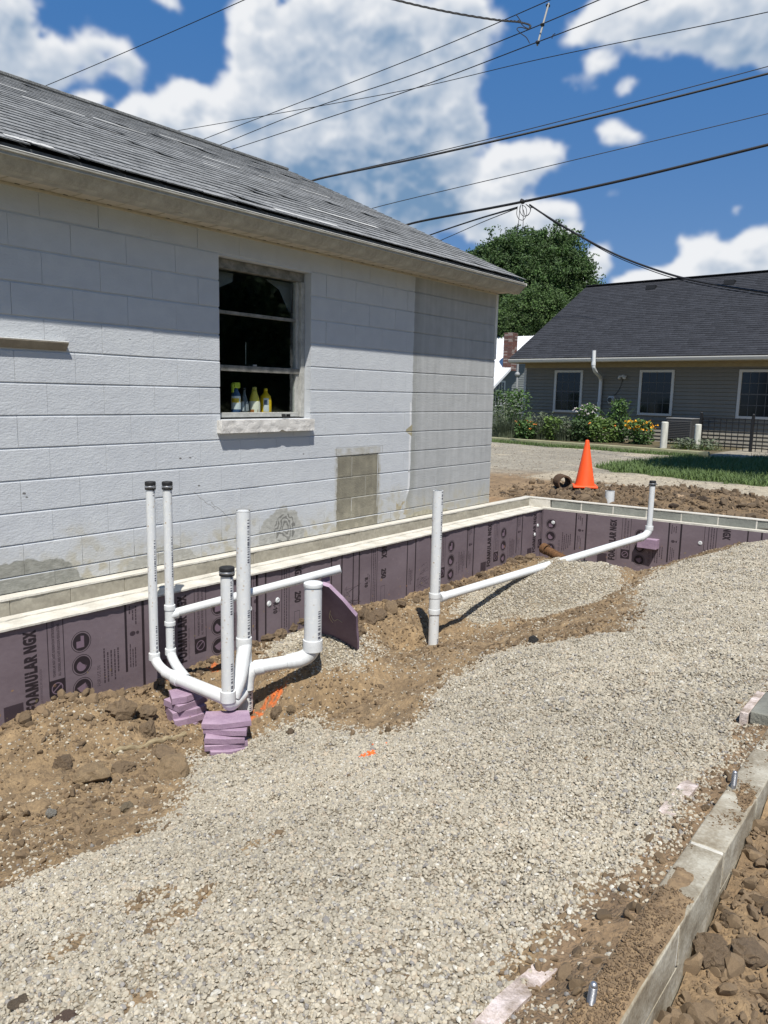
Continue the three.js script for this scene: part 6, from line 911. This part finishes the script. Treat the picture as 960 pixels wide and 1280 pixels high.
// ---------------------------------------------------------------- white roofed house behind
{
  const E = at(611, 481, 38), A = at(692, 419, 40.5), t = thing('metal_roof_house', V3(E.x, -1.2, E.z), 'grey sided house with a white metal roof and brick chimney behind the block building', 'house'), back = V3(0, 0, -13), dn = V3(0, -0.14, 0);
  const A2 = V3(A.x, A.y, E.z), rise = A2.y - E.y, run = A2.x - E.x, R2 = V3(A2.x + run, E.y, E.z), siding = std({ map: tone([0.44, 0.46, 0.46], [0.50, 0.52, 0.52], 1), roughness: 0.8 }), roofM = std({ map: tone([0.84, 0.85, 0.86], [0.90, 0.90, 0.91], 2), roughness: 0.5 });
  const over = V3(0, 0, 0.35), ex = V3(-0.35, -0.35 * rise / run, 0); const a = E.clone().add(over).add(ex), b = A2.clone().add(over), rx = R2.clone().add(over).add(V3(0.35, -0.35 * rise / run, 0));
  const slabq = (p, q) => [quad(p, q, q.clone().add(back), p.clone().add(back)), quad(p.clone().add(dn), q.clone().add(dn), q, p), quad(p.clone().add(dn), p.clone().add(dn).add(back), q.clone().add(dn).add(back), q.clone().add(dn)), quad(p.clone().add(dn), p, p.clone().add(back), p.clone().add(back).add(dn))];
  const roof = part('roof', [...slabq(a, b), ...slabq(b, rx)], roofM, t);
  const seams = []; for (let z = -0.4; z > -12.5; z -= 0.6) { const p = a.clone().add(V3(0, 0.02, z)), q = b.clone().add(V3(0, 0.02, z)); seams.push(rod(p, q, 0.018, { seg: 5 })); } part('roof_seams', seams, roofM, roof).userData.kind = 'stuff';
  const sh = new THREE.Shape([[E.x, -1.3], [R2.x, -1.3], [R2.x, E.y], [A2.x, A2.y - 0.1], [E.x, E.y]].map(([x, y]) => new THREE.Vector2(x, y))); const g = new THREE.ExtrudeGeometry(sh, { depth: 12.5, bevelEnabled: false }); g.translate(0, 0, E.z - 12.6); part('wall', g, siding, t);
  const lap = []; for (let y = -1.2; y < A2.y - 0.3; y += 0.12) { const k = Math.max(0, (y + 0.12 - E.y) / rise); lap.push(quad(V3(E.x + k * run + 0.02, y, E.z - 0.08), V3(R2.x - k * run - 0.02, y, E.z - 0.08), V3(R2.x - k * run - 0.02, y + 0.12, E.z - 0.097), V3(E.x + k * run + 0.02, y + 0.12, E.z - 0.097))); } part('siding', lap, siding, t).userData.kind = 'stuff';
  const wp = (x, y) => onZ(x, y, E.z - 0.07), w0 = wp(619, 506), w1 = wp(630, 478), wn = part('window', [box(w0.x - 0.05, w1.x + 0.12, w0.y - 0.08, w1.y + 0.08, E.z - 0.08, E.z - 0.05)], M.pvc, t); part('pane', [box(w0.x, w1.x, w0.y, w1.y, E.z - 0.0495, E.z - 0.045)], std({ color: lin(0.02, 0.022, 0.025), roughness: 0.2 }), wn); const br = []; for (let i = 1; i < 3; i++) br.push(box(lerp(w0.x, w1.x, i / 3) - 0.02, lerp(w0.x, w1.x, i / 3) + 0.02, w0.y, w1.y, E.z - 0.044, E.z - 0.04)); br.push(box(w0.x, w1.x, (w0.y + w1.y) / 2 - 0.025, (w0.y + w1.y) / 2 + 0.025, E.z - 0.0435, E.z - 0.0395)); part('glazing_bars', br, M.pvc, wn).userData.kind = 'stuff';
  // chimney of old red brick, courses of single bricks
  const rn = b.clone().sub(a).cross(back).normalize(), rdir = ray(637, 456), cb = CAM.clone().addScaledVector(rdir, a.clone().sub(CAM).dot(rn) / rdir.dot(rn)), ct = upTo(cb.x, cb.z, 416), R = rng(12), chim = part('chimney', [box(cb.x - 0.24, cb.x + 0.24, cb.y - 0.3, ct - 0.01, cb.z - 0.24, cb.z + 0.24)], std({ color: lin(0.30, 0.26, 0.23), roughness: 1 }), t), bm = [lin(0.17, 0.075, 0.06), lin(0.13, 0.065, 0.055), lin(0.30, 0.24, 0.22), lin(0.15, 0.09, 0.08)].map((c) => std({ color: c, roughness: 1 })), bg = [[], [], [], []];
  for (let y = cb.y - 0.3, k = 0; y < ct - 0.06; y += 0.075, k++) for (const s of [0, 1, 2, 3]) for (let i = 0; i < 2; i++) { const o = (k % 2) * 0.06, q = new THREE.BoxGeometry(0.215, 0.062, 0.03); q.translate(-0.125 + i * 0.24 + (o - 0.03) * 0.5, 0, 0.245); q.rotateY(s * Math.PI / 2); q.translate(cb.x, y + 0.035, cb.z); bg[Math.floor(R() * 4)].push(q); }
  bg.forEach((l, i) => { part('bricks', l, bm[i], chim).userData.kind = 'stuff'; });
  const mp = at(645, 505, 37), mast = part('service_mast', [rod(V3(mp.x, -1, mp.z), V3(mp.x, upTo(mp.x, mp.z, 455), mp.z), 0.05), new THREE.SphereGeometry(0.12, 12, 8).translate(mp.x, upTo(mp.x, mp.z, 468), mp.z)], std({ color: lin(0.30, 0.31, 0.31), roughness: 0.6 }), t); const d2 = at(658, 505, 36.5); part('downspout', [rod(V3(d2.x, -1, d2.z), V3(d2.x, upTo(d2.x, d2.z, 462), d2.z), 0.055)], M.pvc, t);
}
// ---------------------------------------------------------------- overhead wires
const wireM = std({ color: lin(0.015, 0.015, 0.017), roughness: 0.7 });
function wire(name, pts, r, label, extra) { const c = new THREE.CatmullRomCurve3(pts.map(([x, y, d]) => at(x, y, d)), false, 'centripetal'); const g = new THREE.TubeGeometry(c, 90, r, 7); const m = mesh(name, g, wireM); tag(m, label, 'cable', extra); return c; }
wire('overhead_wire', [[385, 228, 46], [395, 224.5, 46], [530, 196, 45], [700, 157, 44], [960, 92, 42], [1100, 55, 41]], 0.06, 'thick black overhead cable, upper of the two thick cables crossing the sky');
wire('overhead_wire', [[385, 227.5, 46.1], [395, 224, 46.1], [540, 191, 45], [700, 151.5, 44], [960, 83, 42], [1100, 44, 41]], 0.024, 'thin wire lashed just above the upper thick overhead cable');
wire('overhead_wire', [[455, 264, 46], [467, 260, 46], [682, 208.5, 44], [960, 142, 42], [1100, 108, 41]], 0.022, 'thin overhead wire between the two thick cables');
wire('overhead_wire', [[500, 284, 24], [512, 280, 24], [652, 252.5, 20], [780, 225, 18.5], [960, 181, 17], [1100, 146, 16]], 0.033, 'lower thick black overhead cable with hanging loops over the tree');
wire('overhead_wire', [[230, 185, 36], [245, 178, 36], [380, 126, 32], [560, 55, 27], [694, -3, 24], [760, -32, 23]], 0.015, 'thin overhead wire tied to the top of the spreader bar');
wire('overhead_wire', [[250, 190, 36], [265, 185, 36], [380, 139, 32], [520, 92, 28], [646, 43, 24.5], [751, -1, 23], [800, -22, 22]], 0.016, 'thin overhead wire crossing the middle of the spreader bar');
wire('overhead_wire', [[270, 192, 36], [285, 188, 36], [380, 157, 32], [520, 110, 28], [668, 54, 24], [815, -2, 22], [860, -20, 21]], 0.016, 'thin overhead wire tied to the bottom of the spreader bar');
wire('overhead_wire', [[200, 167, 38], [212, 165, 38], [380, 136, 34], [525, 109, 31], [670, 75, 28], [960, 15, 23], [1060, -8, 22]], 0.014, 'thin single overhead wire below the spreader bar running to the top right');
wire('overhead_wire', [[40, 114, 42], [60, 106, 42], [180, 55, 38], [305, 0, 34], [340, -16, 33]], 0.019, 'lone thin wire crossing the sky at the top left above the roof');
{ // twisted service line with its tails
  const c = new THREE.CatmullRomCurve3([[440, -16, 24.5], [495, 0, 24.5], [561, 15, 24.5], [622, 25, 24.4], [652, 28, 24.3], [663, 32, 24.3], [661, 37, 24.3]].map(([x, y, d]) => at(x, y, d)), false, 'centripetal'), t = thing('service_cable', at(661, 31, 24.3), 'twisted black service cable ending in a hook beside the spreader bar', 'cable'), gs = [];
  for (const ph of [0, 2.09, 4.19]) { const pts = []; for (let i = 0; i <= 160; i++) { const u = i / 160, p = c.getPoint(u), k = u > 0.93 ? 0.3 : 1; pts.push(p.addScaledVector(cu0, Math.sin(u * 85 + ph) * 0.022 * k).addScaledVector(cr0, Math.cos(u * 85 + ph) * 0.022 * k)); } gs.push(new THREE.TubeGeometry(new THREE.CatmullRomCurve3(pts), 320, 0.017, 5)); }
  part('strand', gs, wireM, t); for (const l of [[[661, 37], [650, 34], [646, 36], [650, 41], [658, 47], [662, 54]], [[652, 28], [648, 22], [645, 18]], [[661, 36], [655, 33], [648, 25]]]) part('tail', new THREE.TubeGeometry(new THREE.CatmullRomCurve3(l.map(([x, y]) => at(x, y, 24.3))), 24, 0.014, 5), wireM, t);
}
{
  const t = thing('spreader_bar', at(678, 30, 24.2), 'slanted pale spreader bar holding three overhead wires apart at the top of the photo', 'spreader'), a = at(686, 4, 24.1), b = at(671.5, 57, 24.2); part('bar', [rod(a, b, 0.028)], std({ color: lin(0.42, 0.40, 0.36), roughness: 0.7 }), t);
  for (const [x, y] of [[685, 7], [678, 31], [672, 53]]) part('clip', [new THREE.SphereGeometry(0.065, 10, 8).scale(1.3, 0.8, 1).translate(...at(x, y, 24.15).toArray())], wireM, t); part('clip', new THREE.TubeGeometry(new THREE.CatmullRomCurve3([at(694, 42, 24), at(691, 44, 24), at(690, 48, 24)]), 8, 0.014, 5), wireM, t);
}
wire('drop_wire', [[525, 299, 30], [537, 294, 29], [590, 276, 25], [646, 259.5, 20]], 0.025, 'drop wire running left from the loops towards the block building roof, upper one');
wire('drop_wire', [[540, 305, 30], [552, 300, 29], [600, 279, 25], [646, 260.5, 20]], 0.013, 'thin drop wire running left from the loops, lower one');
wire('drop_wire', [[662, 256, 19.9], [680, 268, 19.5], [720, 292, 18.7], [765, 316, 17.8], [810, 334, 16.9], [860, 349, 15.9], [960, 366, 14], [1030, 374, 13]], 0.022, 'thick drop wire sagging from the loops down across the dark house roof');
wire('drop_wire', [[668, 260, 19.8], [690, 276, 19.3], [725, 296, 18.6], [765, 318.5, 17.8], [810, 337, 16.9], [860, 352.5, 15.9], [960, 370, 14], [1030, 379, 13]], 0.009, 'thin drop wire hanging just under the thick one across the dark house roof');
{
  const t = thing('cable_loops', at(655, 262, 19.9), 'coil of hanging cable loops on the lower thick overhead cable above the tree', 'cable'); for (const l of [[[647, 258], [646, 268], [649, 274], [654, 275], [658, 268], [657, 259], [652, 256]], [[651, 256], [650, 264], [654, 270], [660, 269], [663, 261], [658, 256]], [[650, 258], [649, 270], [648, 280], [646, 296]], [[653, 256], [654, 270], [653.5, 290]], [[657, 255], [663, 259], [667, 260]], [[654, 262], [657, 270], [662, 266], [664, 258]]]) part('loop', new THREE.TubeGeometry(new THREE.CatmullRomCurve3(l.map(([x, y]) => at(x, y, 19.9))), 30, 0.0085, 5), wireM, t);
  part('clamp', [new THREE.SphereGeometry(0.06, 10, 8).scale(1.6, 1, 1).translate(...at(653, 252, 19.8).toArray()), new THREE.SphereGeometry(0.035, 8, 8).translate(...at(652, 250, 19.8).toArray()), new THREE.SphereGeometry(0.035, 8, 8).translate(...at(658, 251, 19.8).toArray())], wireM, t);
}
// ---------------------------------------------------------------- things on the window sill
{
  const y0 = WIN.y0 + 0.013, lathe = (p, x, z, m, t, n) => part(n, (() => { const g = new THREE.LatheGeometry(p.map(([a, b]) => new THREE.Vector2(a, b)), 22), P = g.attributes.position, U = g.attributes.uv, mx = p[p.length - 1][1]; for (let i = 0; i < U.count; i++) U.setXY(i, (U.getX(i) * 3) % 1, P.getY(i) / mx); return g.translate(x, y0, z); })(), m, t), pos = (px, z = -0.24) => onZ(px, 512, z).x, z = -0.24;
  const label = (bg, blocks) => ctex(128, 256, (g, w, h) => { g.fillStyle = bg; g.fillRect(0, 0, w, h); for (const [x, y, a, b, c] of blocks) { g.fillStyle = c; g.fillRect(x, y, a, b); } });
  { const x = pos(295), t = thing('spray_bottle', V3(x, y0, z), 'blue spray bottle with a lime green trigger head, leftmost behind the window', 'bottle'); lathe([[0, 0], [0.04, 0], [0.042, 0.02], [0.042, 0.15], [0.034, 0.19], [0.018, 0.22], [0.018, 0.235], [0, 0.235]], x, z, std({ map: label('rgb(60,90,130)', [[0, 70, 128, 120, '#dfe3e8'], [20, 90, 90, 40, '#d8b632'], [0, 200, 128, 30, '#274a78']]), roughness: 0.4 }), t, 'body'); part('trigger', [box(x - 0.03, x + 0.035, y0 + 0.235, y0 + 0.285, z - 0.02, z + 0.02, 0.008), box(x - 0.045, x - 0.03, y0 + 0.2, y0 + 0.275, z - 0.012, z + 0.012, 0.004)], std({ color: lin(0.45, 0.55, 0.05), roughness: 0.4 }), t); }
  { const x = pos(305.5), t = thing('clear_bottle', V3(x, y0, z), 'slim clear grey bottle with a white label between the blue and yellow bottles', 'bottle'); lathe([[0, 0], [0.035, 0], [0.036, 0.02], [0.035, 0.1], [0.022, 0.16], [0.012, 0.19], [0.012, 0.22], [0, 0.22]], x, z, std({ map: label('rgb(90,94,100)', [[10, 110, 70, 90, '#c8ccd0']]), roughness: 0.25 }), t, 'body'); lathe([[0, 0.22], [0.014, 0.22], [0.014, 0.24], [0, 0.24]], x, z, M.rubber, t, 'cap'); }
  { const x = pos(318), t = thing('detergent_bottle', V3(x, y0, z), 'pale yellow detergent bottle with a white label, third behind the window', 'bottle'); lathe([[0, 0], [0.05, 0], [0.052, 0.02], [0.05, 0.11], [0.04, 0.16], [0.024, 0.2], [0.022, 0.225], [0, 0.226]], x, z, std({ map: label('rgb(226,205,80)', [[0, 110, 128, 130, '#efe9d6'], [30, 190, 50, 40, '#a86a2c']]), roughness: 0.4 }), t, 'body'); lathe([[0, 0.226], [0.02, 0.226], [0.018, 0.25], [0, 0.25]], x, z, std({ color: lin(0.5, 0.45, 0.12) }), t, 'cap'); }
  { const x = pos(332), t = thing('cleaner_bottle', V3(x, y0, z), 'bright yellow cleaner bottle, rightmost of the bottles behind the window', 'bottle'); lathe([[0, 0], [0.05, 0], [0.053, 0.02], [0.052, 0.13], [0.044, 0.175], [0.018, 0.20], [0.016, 0.215], [0, 0.215]], x, z, std({ map: label('rgb(240,196,20)', [[60, 70, 50, 140, '#d9dce0'], [66, 90, 38, 50, '#44506a']]), roughness: 0.4 }), t, 'body'); lathe([[0, 0.215], [0.017, 0.215], [0.015, 0.24], [0, 0.24]], x, z, std({ color: lin(0.8, 0.55, 0.03) }), t, 'cap'); }
  { const p = onZ(357.5, 519.5, 0.01), t = thing('clip', p, 'small black plastic clip lying on the window sill', 'clip'); part('frame', [box(p.x - 0.032, p.x + 0.032, p.y - 0.004, p.y + 0.003, p.z - 0.02, p.z - 0.012, 0.002), box(p.x - 0.032, p.x + 0.032, p.y - 0.012, p.y - 0.004, p.z + 0.012, p.z + 0.02, 0.002), box(p.x - 0.034, p.x - 0.026, p.y - 0.014, p.y + 0.012, p.z - 0.02, p.z + 0.02, 0.002), box(p.x + 0.026, p.x + 0.034, p.y - 0.014, p.y + 0.012, p.z - 0.02, p.z + 0.02, 0.002), box(p.x - 0.034, p.x + 0.034, p.y + 0.009, p.y + 0.014, p.z - 0.02, p.z + 0.02, 0.002)], M.rubber, t); }
}
renderer.render(scene, camera);
